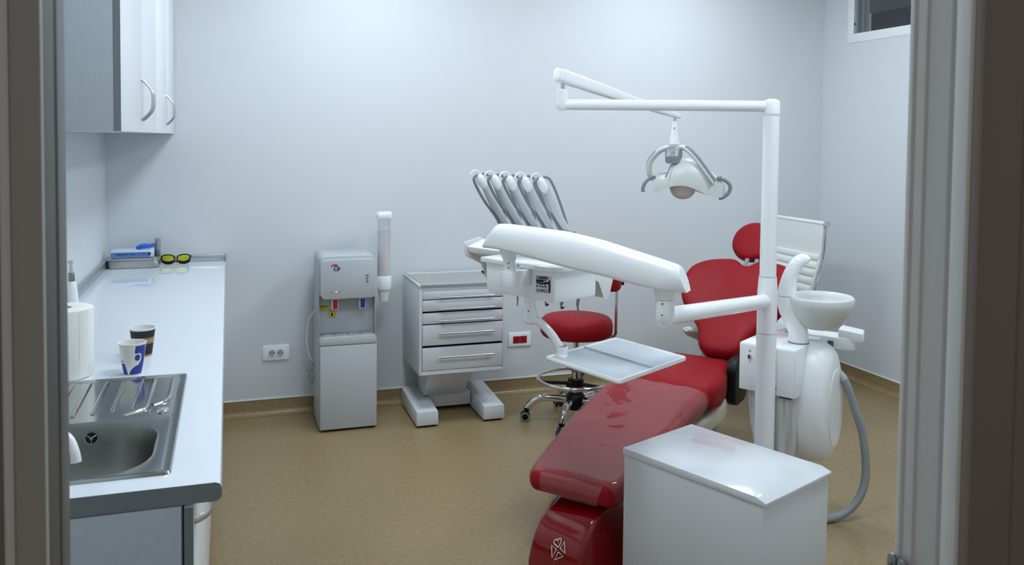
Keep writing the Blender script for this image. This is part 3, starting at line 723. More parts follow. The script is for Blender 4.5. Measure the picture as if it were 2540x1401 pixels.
# ------------------------------------------------------------------ red stool
sx_, sy_ = 1.868, 4.405
so = thing('operator_stool', (sx_, sy_, 0), 'red round operator stool on a chrome wheeled base', 'stool')
build('seat', MB().lathe([(.165, .492), (.192, .497), (.204, .515), (.206, .555), (.200, .582), (.185, .597), (.15, .605), (.06, .610), (.005, .611)], 48), 'red_vinyl', so)
build('seat_plate', MB().lathe([(.045, .47), (.05, .493)], 20).box(-.02, .21, -.02, .02, .480, .4925), 'black_plastic', so)
build('gas_spring', MB().cyl((0, 0, .30), (0, 0, .48), .014, 16), 'chrome', so)
build('column', MB().cyl((0, 0, .14), (0, 0, .33), .026, 20), 'chrome', so)
build('hub', MB().lathe([(.048, .075), (.055, .09), (.055, .145), (.042, .165), (.03, .17)], 20), 'black_plastic', so)
for k in range(5):
    a = math.radians(160-72*k); c_, s_ = math.cos(a), math.sin(a)
    pts = bez([(.04*c_, .04*s_, .125), (.14*c_, .14*s_, .132), (.20*c_, .20*s_, .128), (.25*c_, .25*s_, .10), (.275*c_, .275*s_, .068)], 5)
    lgp = build('leg', MB().tube(pts, [.019]*8+[.0185]*(len(pts)-8), 12, flat=(.8, 1.1)), 'chrome', so)
    cs = build('caster_fork', MB().lathe([(.013, .055), (.017, .060), (.017, .074), (.012, .076)], 14, (.275*c_, .275*s_, 0)), 'black_plastic', lgp)
    t_ = Vector((-s_, c_, 0)); ctr = Vector((.285*c_, .285*s_, .027))
    for q in (-1, 1):
        build('caster_wheel', MB().tube([ctr+t_*q*.006, ctr+t_*q*.009, ctr+t_*q*.022, ctr+t_*q*.025], [.024, .027, .027, .022], 20), 'black_rubber', lgp)
        build('wheel_ring', MB().tube([ctr+t_*q*.0245, ctr+t_*q*.026], .0235, 20), 'grey_light', lgp)
        build('wheel_hub', MB().tube([ctr+t_*q*.0258, ctr+t_*q*.0268], .019, 20), 'black_plastic', lgp)
ringp = [(.215*math.cos(2*PI*k/48), .215*math.sin(2*PI*k/48), .245) for k in range(48)]
rg = [[(( .215+.0105*math.cos(2*PI*j/10))*math.cos(2*PI*i/48), (.215+.0105*math.cos(2*PI*j/10))*math.sin(2*PI*i/48), .245+.0105*math.sin(2*PI*j/10)) for i in range(48)] for j in range(11)]
build('foot_ring', MB().loft(rg, caps=False), 'chrome', so)
spk = MB()
for k in range(3):
    a = math.radians(175-120*k); spk.tube([(.03*math.cos(a), .03*math.sin(a), .222), (.205*math.cos(a), .205*math.sin(a), .236)], .012, 8, flat=(1.5, .8))
build('ring_bracket', spk, 'black_plastic', so)
build('ring_clamp', MB().lathe([(.042, .195), (.045, .2), (.045, .245), (.03, .25)], 18).cyl((-.06, -.04, .222), (-.03, -.02, .222), .018, 12), 'black_plastic', so)
rod = bez([(.14, -.05, .486), (.19, -.068, .487), (.208, -.075, .505), (.210, -.076, .56), (.210, -.076, .80), (.210, -.076, .90)], 6)
build('back_rod', MB().tube(rod, .0085, 12), 'chrome', so)
build('clamp_knob', MB().cyl((.222, -.085, .80), (.245, -.098, .80), .016, 14).cyl((.21, -.076, .80), (.225, -.086, .80), .010, 10), 'black_plastic', so)
# curved back pad wrapping round
pad = []
for k in range(13):
    a = -1.15+k*.19
    th = .022*(1-.6*abs((k-6)/6)**4)
    hh = .085*(1-.25*abs((k-6)/6)**3)
    c_ = Vector((.03, -.09, .855)); R_ = .165
    dd = Vector((math.cos(a-.35), math.sin(a-.35), 0)); p = c_+dd*R_
    pad.append([p+dd*th*math.cos(t)+Vector((0, 0, hh*math.copysign(abs(math.sin(t))**.6, math.sin(t)))) for t in [2*PI*j/14 for j in range(14)]])
build('back_pad', MB().loft(pad), 'red_vinyl', so)

# ------------------------------------------------------------------ white office chair
oc = thing('office_chair', (3.245, 4.60, 0), 'white ribbed office chair with chrome frame behind the dental chair', 'chair', rz=0.)
def och(name, mb, m, **k):
    mb.v = [Vector((p.x, p.y, p.z*.953)) for p in mb.v]
    return build(name, mb, m, oc, **k)
yw = .265
prof = bez([(.240, 0, 1.150), (.232, 0, 1.05), (.222, 0, .93), (.195, 0, .84), (.165, 0, .74), (.135, 0, .64), (.10, 0, .56), (.05, 0, .50), (-.05, 0, .475), (-.15, 0, .47), (-.22, 0, .478), (-.26, 0, .46)], 6)
L_ = len(prof)
for side, nm in ((0, 'sling'),):
    rings = []
    acc = 0
    for i, p in enumerate(prof):
        t = (prof[min(i+1, L_-1)]-prof[max(i-1, 0)]).normalized(); nn = Vector((-t.z, 0, t.x))
        if nn.x > 0: nn = -nn
        if nn.z < 0 and abs(nn.x) < .5: nn = -nn
        rib = .0
        if i: acc += (p-prof[i-1]).length
        zz = acc
        rib = .004 if acc < .19 else .008*abs(math.sin(PI*(acc-.19)/.052))**.5
        rings.append([(p.x+nn.x*(.004+rib), y, p.z+nn.z*(.004+rib)) for y in (-yw, 0, yw)]+[(p.x-nn.x*.006, y, p.z-nn.z*.006) for y in (yw, 0, -yw)])
    # denser ribs: resample
    och('sling', MB().loft(rings), 'white_leather', angle=25)
# separate padded ribs across the back
for k in range(7):
    s0 = .225+k*.053; acc = 0; seg_ = []
    for i in range(1, L_):
        a_ = acc; acc += (prof[i]-prof[i-1]).length
        if a_ <= s0 <= acc:
            p = prof[i-1].lerp(prof[i], (s0-a_)/(acc-a_)); t = (prof[i]-prof[i-1]).normalized()
            nn = Vector((t.z, 0, -t.x)); nn = nn if nn.x < 0 else -nn
            ring = []
            for y in (-yw+.012, yw-.012):
                ring.append([(p.x+t.x*.0245*math.cos(b)+nn.x*(.007+.012*math.sin(b)), y, p.z+t.z*.0245*math.cos(b)+nn.z*(.007+.012*math.sin(b))) for b in [2*PI*j/16 for j in range(16)]])
            och('padded_rib', MB().loft(ring), 'white_leather')
            break
for s in (-1, 1):
    pts = [Vector((p.x+.004, s*(yw+.012), p.z)) for p in prof]
    och('side_rail', MB().tube(pts, .0085, 10, flat=(.8, 1.3)), 'chrome')
    och('rail_cap', MB().cyl((.244, s*(yw+.004), 1.150), (.244, s*(yw+.026), 1.150), .019, 20), 'chrome')
och('top_bar', MB().cyl((.244, -yw, 1.150), (.244, yw, 1.150), .0155, 16), 'white_leather')
och('gas_column', MB().cyl((-.05, 0, .12), (-.05, 0, .45), .025, 16), 'chrome')
for k in range(5):
    a = math.radians(20+72*k); c_, s_ = math.cos(a), math.sin(a)
    lg_ = och('leg', MB().tube([(-.05+.03*c_, .03*s_, .10), (-.05+.18*c_, .18*s_, .085), (-.05+.30*c_, .30*s_, .065)], [.024, .02, .015], 10), 'chrome')
    build('caster_wheel', MB().cyl((-.05+.30*c_-.02*s_, .30*s_+.02*c_, .0275), (-.05+.30*c_+.02*s_, .30*s_-.02*c_, .0275), .027, 18), 'black_rubber', lg_)

# ------------------------------------------------------------------ dental chair
# local frame: x from the foot end to the head, y to the patient's right, z up
TH = math.radians(40.5)
ch = thing('dental_chair', (1.221, 2.849, 0), 'red upholstered dental patient chair with glossy red base', 'dental chair', rz=TH)
CK = Matrix.Translation((0, 0, -.16)) @ Matrix.Scale(1.1, 4)     # upholstery drawn at 10:11
def cbuild(name, mb, m, **k):
    mb.v = [CK @ p for p in mb.v]
    return build(name, mb, m, ch, **k)
def section(cx, cy, w, zt, th, r, crown=.008, k=6):
    """rounded cushion section in the local YZ plane at x=cx"""
    poly = rrect(-w, w, -th, 0, r, k)
    return [(cx, cy+y, zt+z+(crown*(1-(y/w)**2) if z > -th*.5 else 0)) for y, z in poly]
def leg_y(x): return .025+.045*min(x/.7, 1)
def leg_z(x): return .452+.105*(x/.95)
stn = [(-.012, .12, .024, .026, .012), (-.006, .145, .013, .046, .022), (.006, .162, .005, .062, .029), (.028, .174, .001, .070, .033), (.07, .182, 0, .073, .034), (.2, .195, 0, .080, .037), (.4, .210, 0, .088, .041), (.6, .218, 0, .092, .042), (.8, .222, 0, .090, .042), (.92, .222, .000, .090, .042), (.955, .220, .006, .085, .04), (.97, .210, .018, .06, .03)]
leg = MB().loft([section(x, leg_y(x), w, leg_z(x)-dz, th, r) for x, w, dz, th, r in stn])
cbuild('legrest', leg, 'red_vinyl', angle=60)
seat_st = [(.925, .19, .030, .055, .026), (.945, .215, .008, .10, .04), (.985, .225, 0, .128, .046), (1.08, .232, -.006, .145, .046), (1.2, .214, -.004, .15, .046), (1.32, .188, .004, .145, .046), (1.42, .168, .012, .135, .046), (1.49, .155, .022, .11, .04), (1.52, .13, .040, .06, .028)]
seat = MB().loft([section(x, .062+.02*(x-.92)/.6, w, .572-dz, th, r, crown=-.006) for x, w, dz, th, r in seat_st])
cbuild('seat', seat, 'red_vinyl', angle=60)
# backrest: butterfly outline in the reclined plane
PH = math.radians(36)
ex = Vector((math.cos(PH), 0, math.sin(PH))); en = Vector((-math.sin(PH), 0, math.cos(PH))); p0 = Vector((1.45, -.012, .55))
half = [(.0, .03), (.06, .035), (.105, .075), (.120, .13), (.155, .205), (.205, .262), (.250, .315), (.272, .37), (.282, .44), (.27, .535), (.246, .59), (.20, .645), (.14, .680), (.08, .685), (.048, .668), (.022, .645), (.0, .638)]
outl = [(y, s) for y, s in half]+[(-y, s) for y, s in half[-2:0:-1]]
cyl_ = [Vector((a[0], a[1], 0)) for a in outl]
cyl_ = bez(cyl_+[cyl_[0]], 3)[:-1]
cen = Vector((0, .37, 0))
def bp(q, h):
    y, s = q.x, q.y
    wing = .10*max(0, abs(y)-.12)**1.5/.1     # wings curl forward
    return p0+ex*s+Vector((0, y, 0))+en*(h+wing)
rings = []
for sc, h in ((.93, -.045), (.975, -.040), (1.0, -.018), (1.0, .0), (.985, .018), (.95, .030), (.85, .038), (.6, .040), (.3, .036), (.02, .034)):
    rings.append([bp(cen+(q-cen)*sc, h) for q in cyl_])
cbuild('backrest', MB().loft(rings), 'red_vinyl', angle=60)
# headrest
hc = Vector((2.135, .0, 1.048)); hn = Vector((-.80, .12, .55)).normalized(); hu = Vector((.55, 0, .80)); hs = hn.cross(hu).normalized(); hu = hs.cross(hn)
rings = [[hc+hn*h+(hs*math.cos(2*PI*k/40)*1.02+hu*math.sin(2*PI*k/40))*.119*sc for k in range(40)] for sc, h in ((.8, -.03), (.95, -.026), (1., -.008), (.99, .008), (.93, .022), (.75, .030), (.4, .032), (.02, .031))]
hd = cbuild('headrest', MB().loft(rings), 'red_vinyl', angle=60)
for y in (-.028, .028):
    a = p0+ex*.52+Vector((0, y, 0))-en*.02; b = p0+ex*.68+Vector((0, y-.005, 0))-en*.015; c = hc-hn*.03+Vector((.0, y*.7, -.02))
    cbuild('headrest_bar', MB().tube([a, b, c], .012, 10, flat=(1.0, .6)), 'grey_plastic')
cbuild('headrest_joint', MB().cyl(hc-hn*.035+Vector((0, -.05, -.015)), hc-hn*.035+Vector((0, .05, -.015)), .018, 14), 'black_plastic')
# patient's right armrest
ar = bez([(1.80, .17, .575), (1.73, .178, .600), (1.65, .182, .625), (1.58, .183, .646)], 5)
cbuild('armrest', MB().tube(ar, [.042]*5+[.038]*5+[.033, .030, .027, .025, .021, .012], 12, flat=(1.1, .75)), 'warm_white')
cbuild('armrest_bracket', MB().tube(bez([(1.62, .10, .55), (1.70, .14, .565), (1.78, .165, .575)], 5), .018, 10), 'grey_plastic')
# hinge covers and seat frame
cbuild('hinge_cover', MB().prism(rrect(1.27, 1.47, .385, .60, .06, 6), -.162, -.118, 'y'), 'black_plastic', bevel=.008)
cbuild('hinge_cover', MB().prism(rrect(1.30, 1.46, .405, .535, .055, 6), .215, .25, 'y'), 'black_plastic', bevel=.008)
cbuild('back_bracket', MB().tube([(1.36, .02, .47), (1.46, .02, .50), (1.62, .0, .60), (1.80, 0, .74)], .03, 10, flat=(2.6, .7)), 'grey_plastic')
fr_ = [[(x, .04+y, z) for y, z in rrect(-w, w, za, zb, .02, 4)] for x, w, za, zb in ((.74, .10, .395, .41), (.82, .15, .365, .415), (.95, .175, .345, .42), (1.2, .175, .335, .425), (1.36, .15, .345, .43), (1.44, .13, .37, .435))]
cbuild('seat_frame', MB().loft(fr_), 'beige_plastic')
cbuild('lift_arm', MB().loft([[(x, .04+y, z) for y, z in rrect(-.11, .11, za, zb, .02, 3)] for x, za, zb in ((.62, .12, .22), (.80, .20, .32), (1.0, .27, .385), (1.2, .29, .385))]), 'grey_light')
cbuild('lift_arm_cover', MB().loft([[(x, .04+y, z) for y, z in rrect(-.135, -.112, za, zb, .008, 3)] for x, za, zb in ((.72, .05, .16), (.88, .10, .26), (1.05, .16, .31), (1.22, .2, .33))]), 'grey_plastic')
for k, (x, z) in enumerate(((.98, .20), (1.06, .235), (1.12, .27))):
    cbuild('bolt', MB().tube([(x, -.094, z), (x, -.101, z)], .007, 10), 'steel_dull')
# glossy red base: nose under the foot, body running back to the lift
def base_ring(z, xf, c, wn, wb, xb=1.25):
    cb = .05
    pts = [(xf+.045, c+wn), (xf+.014, c+wn*.9), (xf+.002, c+wn*.6), (xf-.012, c-wn*.6), (xf-.010, c-wn*.85), (xf+.01, c-wn), (xf+.35, cb-wb), (xb-.06, cb-wb), (xb, cb-wb*.6), (xb, cb+wb*.6), (xb-.06, cb+wb), (xf+.35, cb+wb)]
    return [(x, y, z) for x, y in pts]
brs = [base_ring(*q) for q in ((0., -.092, .052, .122, .24), (.03, -.092, .052, .121, .238), (.08, -.086, .048, .118, .23), (.13, -.072, .042, .115, .22), (.175, -.048, .032, .113, .205), (.21, -.015, .018, .108, .19), (.235, .03, .005, .10, .17), (.246, .08, .002, .09, .15))]
bo = build('base', MB().loft(brs), 'red_gloss', ch, bevel=.005, seg=3, angle=35)
# maker's mark on the base nose: a heart and three rounded triangles
def logo_xf():
    a = Vector((-.0925, .04, .09)); b = Vector((-.0755, .04, .13))
    return plane_xf((-.0885, .030, .112), (-.06, -1, 0), (b-a).normalized())
LX = logo_xf(); LS = .00086
def lpts(l): return [LX @ Vector(((x-780)*LS*.10, (715-y)*LS*.10, .0012)) for x, y in l]
heart = [(770, 640), (560, 560), (530, 470), (570, 390), (650, 370), (690, 410), (720, 330), (790, 285), (850, 330), (850, 400), (790, 600), (770, 640)]
tris = [[(870, 640), (1000, 350), (1130, 785), (870, 660), (870, 640)], [(690, 740), (435, 650), (565, 1110), (690, 780), (690, 740)], [(800, 820), (1060, 925), (690, 1170), (800, 850), (800, 820)]]
for k, l in enumerate([heart]+tris):
    pp = lpts(l)
    if k == 0: pp = bez(pp, 3)
    build('logo_line', MB().tube(pp, .0019, 6), 'print_white', bo)

# clear plastic film over the leg rest (open sheet following the cushion)
pf = thing('plastic_film', (1.221, 2.849, .335), 'clear plastic film cover stretched over the red leg rest', 'film cover', rz=TH)
rows = []
xs = [.004+.012*k for k in range(4)]+[.05+.02*k for k in range(43)]
for x in xs:
    # interpolate cushion station
    for a, b in zip(stn, stn[1:]):
        if a[0] <= x <= b[0]:
            t = (x-a[0])/(b[0]-a[0]); w_, dz, th, r_ = [a[i]+(b[i]-a[i])*t for i in range(1, 5)]
    row = []
    poly = rrect(-w_-.003, w_+.003, -th-.002, .003, r_+.003, 6)
    # keep the upper and side part: from the right side bottom over the top to the left side bottom
    m_ = len(poly)
    top = poly[0:14]
    side = [(w_+.003, -th*.72), (w_+.003, -th*.45)]
    line = side+top+[(-w_-.003, -th*.45), (-w_-.003, -th*.72)]
    # densify across
    dense = []
    for i in range(len(line)-1):
        k = 14 if abs(line[i+1][0]-line[i][0]) > .1 else 1
        for q in range(k): dense.append((line[i][0]+(line[i+1][0]-line[i][0])*q/k, line[i][1]+(line[i+1][1]-line[i][1])*q/k))
    dense.append(line[-1])
    for y, z in dense:
        wob = .0022*math.sin(38*x+9*y)*math.sin(23*y+6*x)+(.003*math.sin(70*(x-.9*y)) if .55 < x < .72 or x > .84 else 0)
        row.append((x, leg_y(x)+y, leg_z(x)-dz+z+(.008*(1-(y/w_)**2) if z > -th*.5 else 0)+.0045+max(-.003, wob)-.45))
    rows.append(row)
fm = MB().loft(rows, caps=False, closed=False)
fm.v = [CK @ (p+Vector((0, 0, .45)))-Vector((0, 0, .335)) for p in fm.v]
build('film_sheet', fm, 'clear_film', pf, angle=80)
# front flap of the film round the foot end
fl = []
for f, dx, dz in ((0, .004, .002), (.3, -.014, -.014), (.6, -.0205, -.034), (1., -.0175, -.060)):
    fl.append([(dx, .025+y*(1-.12*f), .452+dz-.45+.006*(1-(y/.16)**2)*(1-f)) for y in [-.118+.236*k/16 for k in range(17)]])
fm = MB().loft(fl, caps=False, closed=False)
fm.v = [CK @ (p+Vector((0, 0, .45)))-Vector((0, 0, .335)) for p in fm.v]
build('film_flap', fm, 'clear_film', pf, angle=80)

# ------------------------------------------------------------------ dental unit beside the chair
UA = math.radians(33)
ux, uy = 2.192, 2.880
du = thing('dental_unit', (ux, uy, 0), 'white dental unit cabinet with spittoon bowl beside the red chair', 'dental unit', rz=UA)
build('upper_body', MB().box(.0, .31, .0, .243, .548, .75), 'white_gloss', du, bevel=.006)
build('front_door', MB().box(-.004, .0, .004, .088, .553, .744), 'white_gloss', du, bevel=.001)
build('door_gap', MB().box(-.0015, .0005, .089, .092, .552, .748), 'dark_gap', du)
build('front_panel', MB().box(-.004, .0, .148, .240, .553, .744), 'white_gloss', du, bevel=.001)
lk = build('lock', MB().tube([(-.004, .195, .695), (-.009, .195, .695)], .0095, 18), 'chrome', du)
build('lock_key', MB().box(-.011, -.009, .1935, .1985, .688, .702), 'black_plastic', lk)
build('lock_dot', MB().tube([(-.004, .195, .718), (-.0046, .195, .718)], .006, 14), 'grey_light', du)
build('lock_dot', MB().tube([(-.004, .195, .672), (-.0046, .195, .672)], .004, 14), 'grey_light', du)
low = [[(x, y, z) for x, y in rrect(x0, x1, y0, y1, .03, 4)] for z, x0, x1, y0, y1 in ((.547, .015, .30, .01, .218), (.40, .018, .30, .012, .205), (.25, .03, .29, .02, .18), (.16, .05, .28, .03, .155), (.13, .08, .25, .05, .13))]
build('lower_body', MB().loft(low), 'stained_panel', du)
build('vacuum_seam', MB().box(.010, .016, .02, .07, .540, .5478), 'print_grey', du)
# big bulging oval side cover
def oval(cx, cz, a, b, n=40):
    return [(cx+a*math.copysign(abs(math.cos(2*PI*k/n))**.9, math.cos(2*PI*k/n)), cz+b*math.sin(2*PI*k/n)) for k in range(n)]
ov_rings = []
for sc, y in ((1.0, .02), (1.0, -.018), (.985, -.042), (.945, -.066), (.86, -.086), (.70, -.098)):
    ov_rings.append([(x, y, z) for x, z in oval(.197, .503, .140*sc, .258*sc)])
sc_ = build('side_cover', MB().loft(ov_rings), 'white_plastic', du, angle=50)
build('cover_inset', MB().loft([[(x, y, z) for x, z in oval(.205, .485, .088*s, .165*s)] for s, y in ((1, -.0965), (.98, -.1015), (.02, -.1035))]), 'white_plastic', sc_, angle=30)
for x in (.13, .22): build('leg', MB().cyl((x, .085, 0), (x, .085, .15), .018, 14), 'grey_plastic', du)
# pole with arm collar
px_, py_ = -.022, .118
build('pole', MB().lathe([(.041, .17), (.041, .81)], 32, (px_, py_, 0)), 'white_gloss', du)
build('pole_collar', MB().lathe([(.0405, .812), (.0405, .985), (.036, 1.044)], 32, (px_, py_, 0)), 'white_gloss', du)
build('upper_pole', MB().lathe([(.0335, 1.046), (.0325, 1.705)], 32, (px_, py_, 0)), 'white_gloss', du)
for z in (1.09, .862, .58): build('pole_screw', MB().tube([(px_+.012, py_-.033, z), (px_+.014, py_-.041, z)], .0035, 8), 'print_grey', du)
# spittoon: post, tower with water spout, bowl
SC = (.155, .052)
sp = [[(SC[0]+dx+a*math.cos(2*PI*k/28), SC[1]+dy+b*math.sin(2*PI*k/28), z) for k in range(28)] for z, a, b, dx, dy in ((.752, .042, .042, .0, -.006), (.79, .041, .041, .0, -.004), (.83, .042, .044, -.006, .008), (.87, .044, .046, -.012, .028), (.91, .044, .044, -.014, .040), (.945, .042, .040, -.016, .044))]
build('spittoon_post', MB().loft(sp), 'white_gloss', du)
build('post_gasket', MB().lathe([(.044, .0), (.044, .003)], 28, (SC[0], SC[1]-.006, .7502)), 'print_grey', du)
tw = []
for z, dx, dy, a, b, tl in ((.947, -.016, .044, .042, .040, 0), (.985, -.016, .042, .040, .036, .0), (1.02, -.014, .036, .036, .032, .003), (1.05, -.010, .027, .032, .029, .008), (1.078, -.004, .013, .028, .025, .014), (1.099, .002, -.003, .024, .021, .018), (1.111, .008, -.021, .020, .017, .017), (1.115, .012, -.031, .014, .012, .012), (1.115, .014, -.037, .007, .007, .007)):
    tw.append([(SC[0]+dx+a*math.cos(2*PI*k/24), SC[1]+dy+b*math.sin(2*PI*k/24), z+tl*math.sin(2*PI*k/24)) for k in range(24)])
build('spout_tower', MB().loft(tw), 'white_gloss', du, angle=60)
bc_ = (.205, -.018)
bl = []
for r_, z in ((.01, .808), (.05, .812), (.085, .832), (.112, .872), (.123, .912), (.127, .942), (.121, .950), (.106, .949), (.099, .930), (.085, .895), (.05, .868), (.01, .862)):
    ring = []
    for k in range(40):
        a = 2*PI*k/40; ca, sa = math.cos(a), math.sin(a)
        st = 1.0+.12*max(0, (ca*.35-sa*.93))
        tilt = .0
        ring.append((bc_[0]+r_*ca*1.06*st, bc_[1]+r_*sa*st, z+tilt))
    bl.append(ring)
build('spittoon_bowl', MB().loft(bl), 'warm_white', du, angle=80)
# assistant's holder behind the bowl
ah = MB().prism([(.33, .16), (.345, -.08), (.365, -.125), (.46, -.10), (.44, .16)], .70, .752)
build('assistant_console', ah, 'white_plastic', du, bevel=.006)
ae = MB().loft([[(.37, -.04, .735), (.47, -.02, .735), (.465, .02, .735), (.37, 0, .735)], [(.372, -.09, .79), (.45, -.075, .795), (.47, .0, .80), (.38, -.01, .80)]])
build('assistant_arm', MB().loft([[(.362, -.158, z0), (.462, -.135, z0), (.462, -.035, z1), (.350, -.055, z1)] for z0, z1 in ((.738, .735), (.778, .788))]), 'white_plastic', du, bevel=.006)
for y in (.10, .03, -.03): build('console_button', MB().box(.330, .3335, y-.012, y+.012, .712, .736), 'print_grey', du)

# suction hose looping to the floor
hs_ = thing('suction_hose', (2.45, 2.93, 0), 'grey suction hose looping from the dental unit to the floor', 'hose')
hp_ = [(2.455, 2.94, .62), (2.482, 2.921, .575), (2.515, 2.905, .47), (2.547, 2.892, .36), (2.560, 2.883, .22), (2.545, 2.882, .13), (2.505, 2.89, .062), (2.44, 2.90, .024), (2.36, 2.905, .0175), (2.20, 2.90, .0175)]
pth = bez([(a-2.45, b-2.93, c) for a, b, c in hp_], 12)
build('hose', MB().tube(pth, [.0165+.0006*(i % 2) for i in range(len(pth))], 14), 'grey_hose', hs_)
build('hose_cuff', MB().tube([pth[0], pth[4], pth[8]], [.019, .0195, .018], 14), 'grey_light', hs_)

# ------------------------------------------------------------------ operating lamp on its two arms
PX, PY = 2.1095, 2.967      # pole axis
la = thing('operating_lamp', (PX, PY, 1.71), 'white dental operating lamp on a two-part swivel arm', 'lamp')
def W(p): return (p[0]-PX, p[1]-PY, p[2]-1.71)
build('pole_cap', MB().lathe([(.0335, .002), (.0338, .052), (.030, .058), (.018, .062), (.016, .064)], 28), 'white_gloss', la)
J = (1.308, 3.263)
a1 = bez([W((PX, PY, 1.744)), W((PX-.1, PY+.037, 1.744)), W((1.7, 3.118, 1.744)), W((J[0]+.03, J[1]-.011, 1.744)), W((J[0], J[1], 1.744))], 4)
build('horizontal_arm', MB().tube(a1, .0225, 18), 'white_gloss', la)
build('arm_elbow', MB().lathe([(.006, -.030), (.018, -.0275), (.025, -.016), (.026, 0), (.0255, .055), (.0215, .058)], 24, W((J[0], J[1], 1.748))), 'white_gloss', la)
build('elbow_pin', MB().cyl(W((J[0], J[1], 1.80)), W((J[0], J[1], 1.835)), .011, 14), 'chrome', la)
A, B = Vector(W((J[0]-.025, J[1]-.010, 1.864))), Vector(W((2.022, 3.560, 1.712)))
dirn = (B-A).normalized(); sd = dirn.cross(Vector((0, 0, 1))).normalized(); upv = sd.cross(dirn)
def stad(p, wd, ht, n=20):
    return [p+sd*wd*math.copysign(abs(math.cos(2*PI*k/n))**.7, math.cos(2*PI*k/n))+upv*ht*math.copysign(abs(math.sin(2*PI*k/n))**.7, math.sin(2*PI*k/n)) for k in range(n)]
build('spring_arm_cap', MB().loft([stad(A-dirn*.012, .012, .018), stad(A-dirn*.008, .020, .027), stad(A+dirn*.02, .022, .030)]), 'white_gloss', la)
build('spring_arm', MB().loft([stad(A+dirn*.0215, .022, .030), stad(A+dirn*.25, .020, .027), stad(A.lerp(B, .75), .017, .019), stad(A.lerp(B, .97), .014, .013), stad(B, .010, .009), stad(B+dirn*.008, .004, .004)]), 'white_gloss', la)
SX, SY = 1.993, 3.553
build('stem_pin', MB().cyl(W((SX, SY, 1.68)), W((SX, SY, 1.712)), .008, 12), 'chrome', la)
build('lamp_stem', MB().lathe([(.012, 0), (.0125, -.020), (.0145, -.022), (.016, -.05), (.021, -.085), (.025, -.108)], 24, W((SX, SY, 1.692))), 'white_gloss', la)
build('stem_collar', MB().lathe([(.0255, -.1085), (.0255, -.118), (.023, -.13), (.014, -.136)], 24, W((SX, SY, 1.692))), 'warm_white', la)
for z, r_ in ((1.656, .003), (1.662, .0015)): build('stem_screw', MB().tube([W((SX-.010, SY-.0155, z)), W((SX-.0115, SY-.0175, z))], r_, 8), 'print_grey', la)
# lamp head: local axes rx to the right of the room's camera side, ry away, rz up
RX = Vector((.949, -.317, 0)); RY = Vector((.317, .949, 0)); H0 = Vector(W((1.986, 3.553, 1.578)))
def h(x, y, z): return H0+RX*x+RY*y+Vector((0, 0, z))
def hpath(l, n=6): return bez([h(*p) for p in l], n)
yl = hpath([(-.005, 0, -.012), (-.05, .02, -.022), (-.095, .05, -.075), (-.100, .06, -.13), (-.078, .065, -.165)])
yk = build('yoke', MB().tube(yl, .017, 12, flat=(1.0, .75)), 'warm_white', la)
build('yoke_trim', MB().tube([p+RX*-.007+Vector((0, 0, .006)) for p in yl[8:]], .0085, 10, flat=(1.1, .8)), 'grey_plastic', yk)
yr = hpath([(.005, 0, -.012), (.05, -.02, -.012), (.09, -.05, -.05), (.135, -.07, -.112), (.176, -.085, -.170)])
yk2 = build('yoke', MB().tube(yr, .016, 12, flat=(1.0, .75)), 'warm_white', la)
build('yoke_trim', MB().tube([p+RX*.004-RY*.006+Vector((0, 0, .006)) for p in yr[6:]], .010, 10, flat=(1.0, .9)), 'grey_plastic', yk2)
# transformer box with type plate
bxr = [[h(x+dx, y, z+dz) for x, z in rrect(-.046, .022, -.086, -.016, .014, 4)] for y, dx, dz in ((-.052, 0, 0), (.03, .030, .022))]
bxo = build('control_box', MB().loft(bxr), 'grey_plastic', la, bevel=.004)
lb = MB().add([h(-.041, -.0532, -.052), h(.012, -.0532, -.050), h(.016, -.0532, -.021), h(-.036, -.0532, -.021)], [(0, 1, 2, 3)])
build('type_label', lb, 'label_white', bxo)
tl = MB()
for k, (x0, x1, z) in enumerate(((-.032, -.018, -.027), (-.014, .002, -.028), (-.022, .002, -.034), (-.022, .002, -.039), (-.034, -.028, -.036), (-.030, .000, -.046))):
    tl.add([h(x0, -.0536, z-.001), h(x1, -.0536, z-.001), h(x1, -.0536, z+.001), h(x0, -.0536, z+.001)], [(0, 1, 2, 3)])
build('label_print', tl, 'print_grey', bxo)
build('switch_lever', MB().tube([h(-.016, -.045, -.09), h(-.030, -.055, -.118), h(-.044, -.062, -.148)], [.0035, .003, .004], 8), 'grey_plastic', bxo)
# reflector shell: saddle-shaped hood
hood = []
for x, zt, zr, wy in ((-.084, -.200, -.224, .014), (-.074, -.150, -.220, .036), (-.055, -.134, -.206, .052), (-.032, -.126, -.197, .062), (-.018, -.100, -.192, .07), (-.004, -.082, -.188, .075), (.02, -.067, -.186, .08), (.05, -.058, -.188, .084), (.08, -.059, -.198, .085), (.112, -.070, -.212, .084), (.14, -.088, -.224, .082), (.165, -.107, -.232, .078), (.19, -.128, -.238, .072), (.212, -.148, -.241, .062), (.23, -.165, -.236, .046), (.242, -.182, -.224, .026), (.247, -.198, -.208, .008)):
    ring = []
    for k in range(13):
        a = PI*k/12; ring.append(h(x, -wy*math.cos(a), zr+(zt-zr)*math.sin(a)**.75))
    for k in range(1, 6):
        q = 1-2*k/6; ring.append(h(x, wy*q, zr+(zt-zr)*.25*(1-q*q)))
    hood.append(ring)
hd_ = build('hood', MB().loft(hood), 'warm_white', la, angle=70)
rf = [[h(.050+r_*1.12*math.cos(2*PI*k/36), r_*math.sin(2*PI*k/36), z) for k in range(36)] for r_, z in ((.056, -.170), (.0555, -.195), (.053, -.212), (.047, -.227), (.038, -.239), (.027, -.2475), (.014, -.2525), (.002, -.254))]
build('reflector_glass', MB().loft(rf), 'beige_plastic', hd_, angle=80)
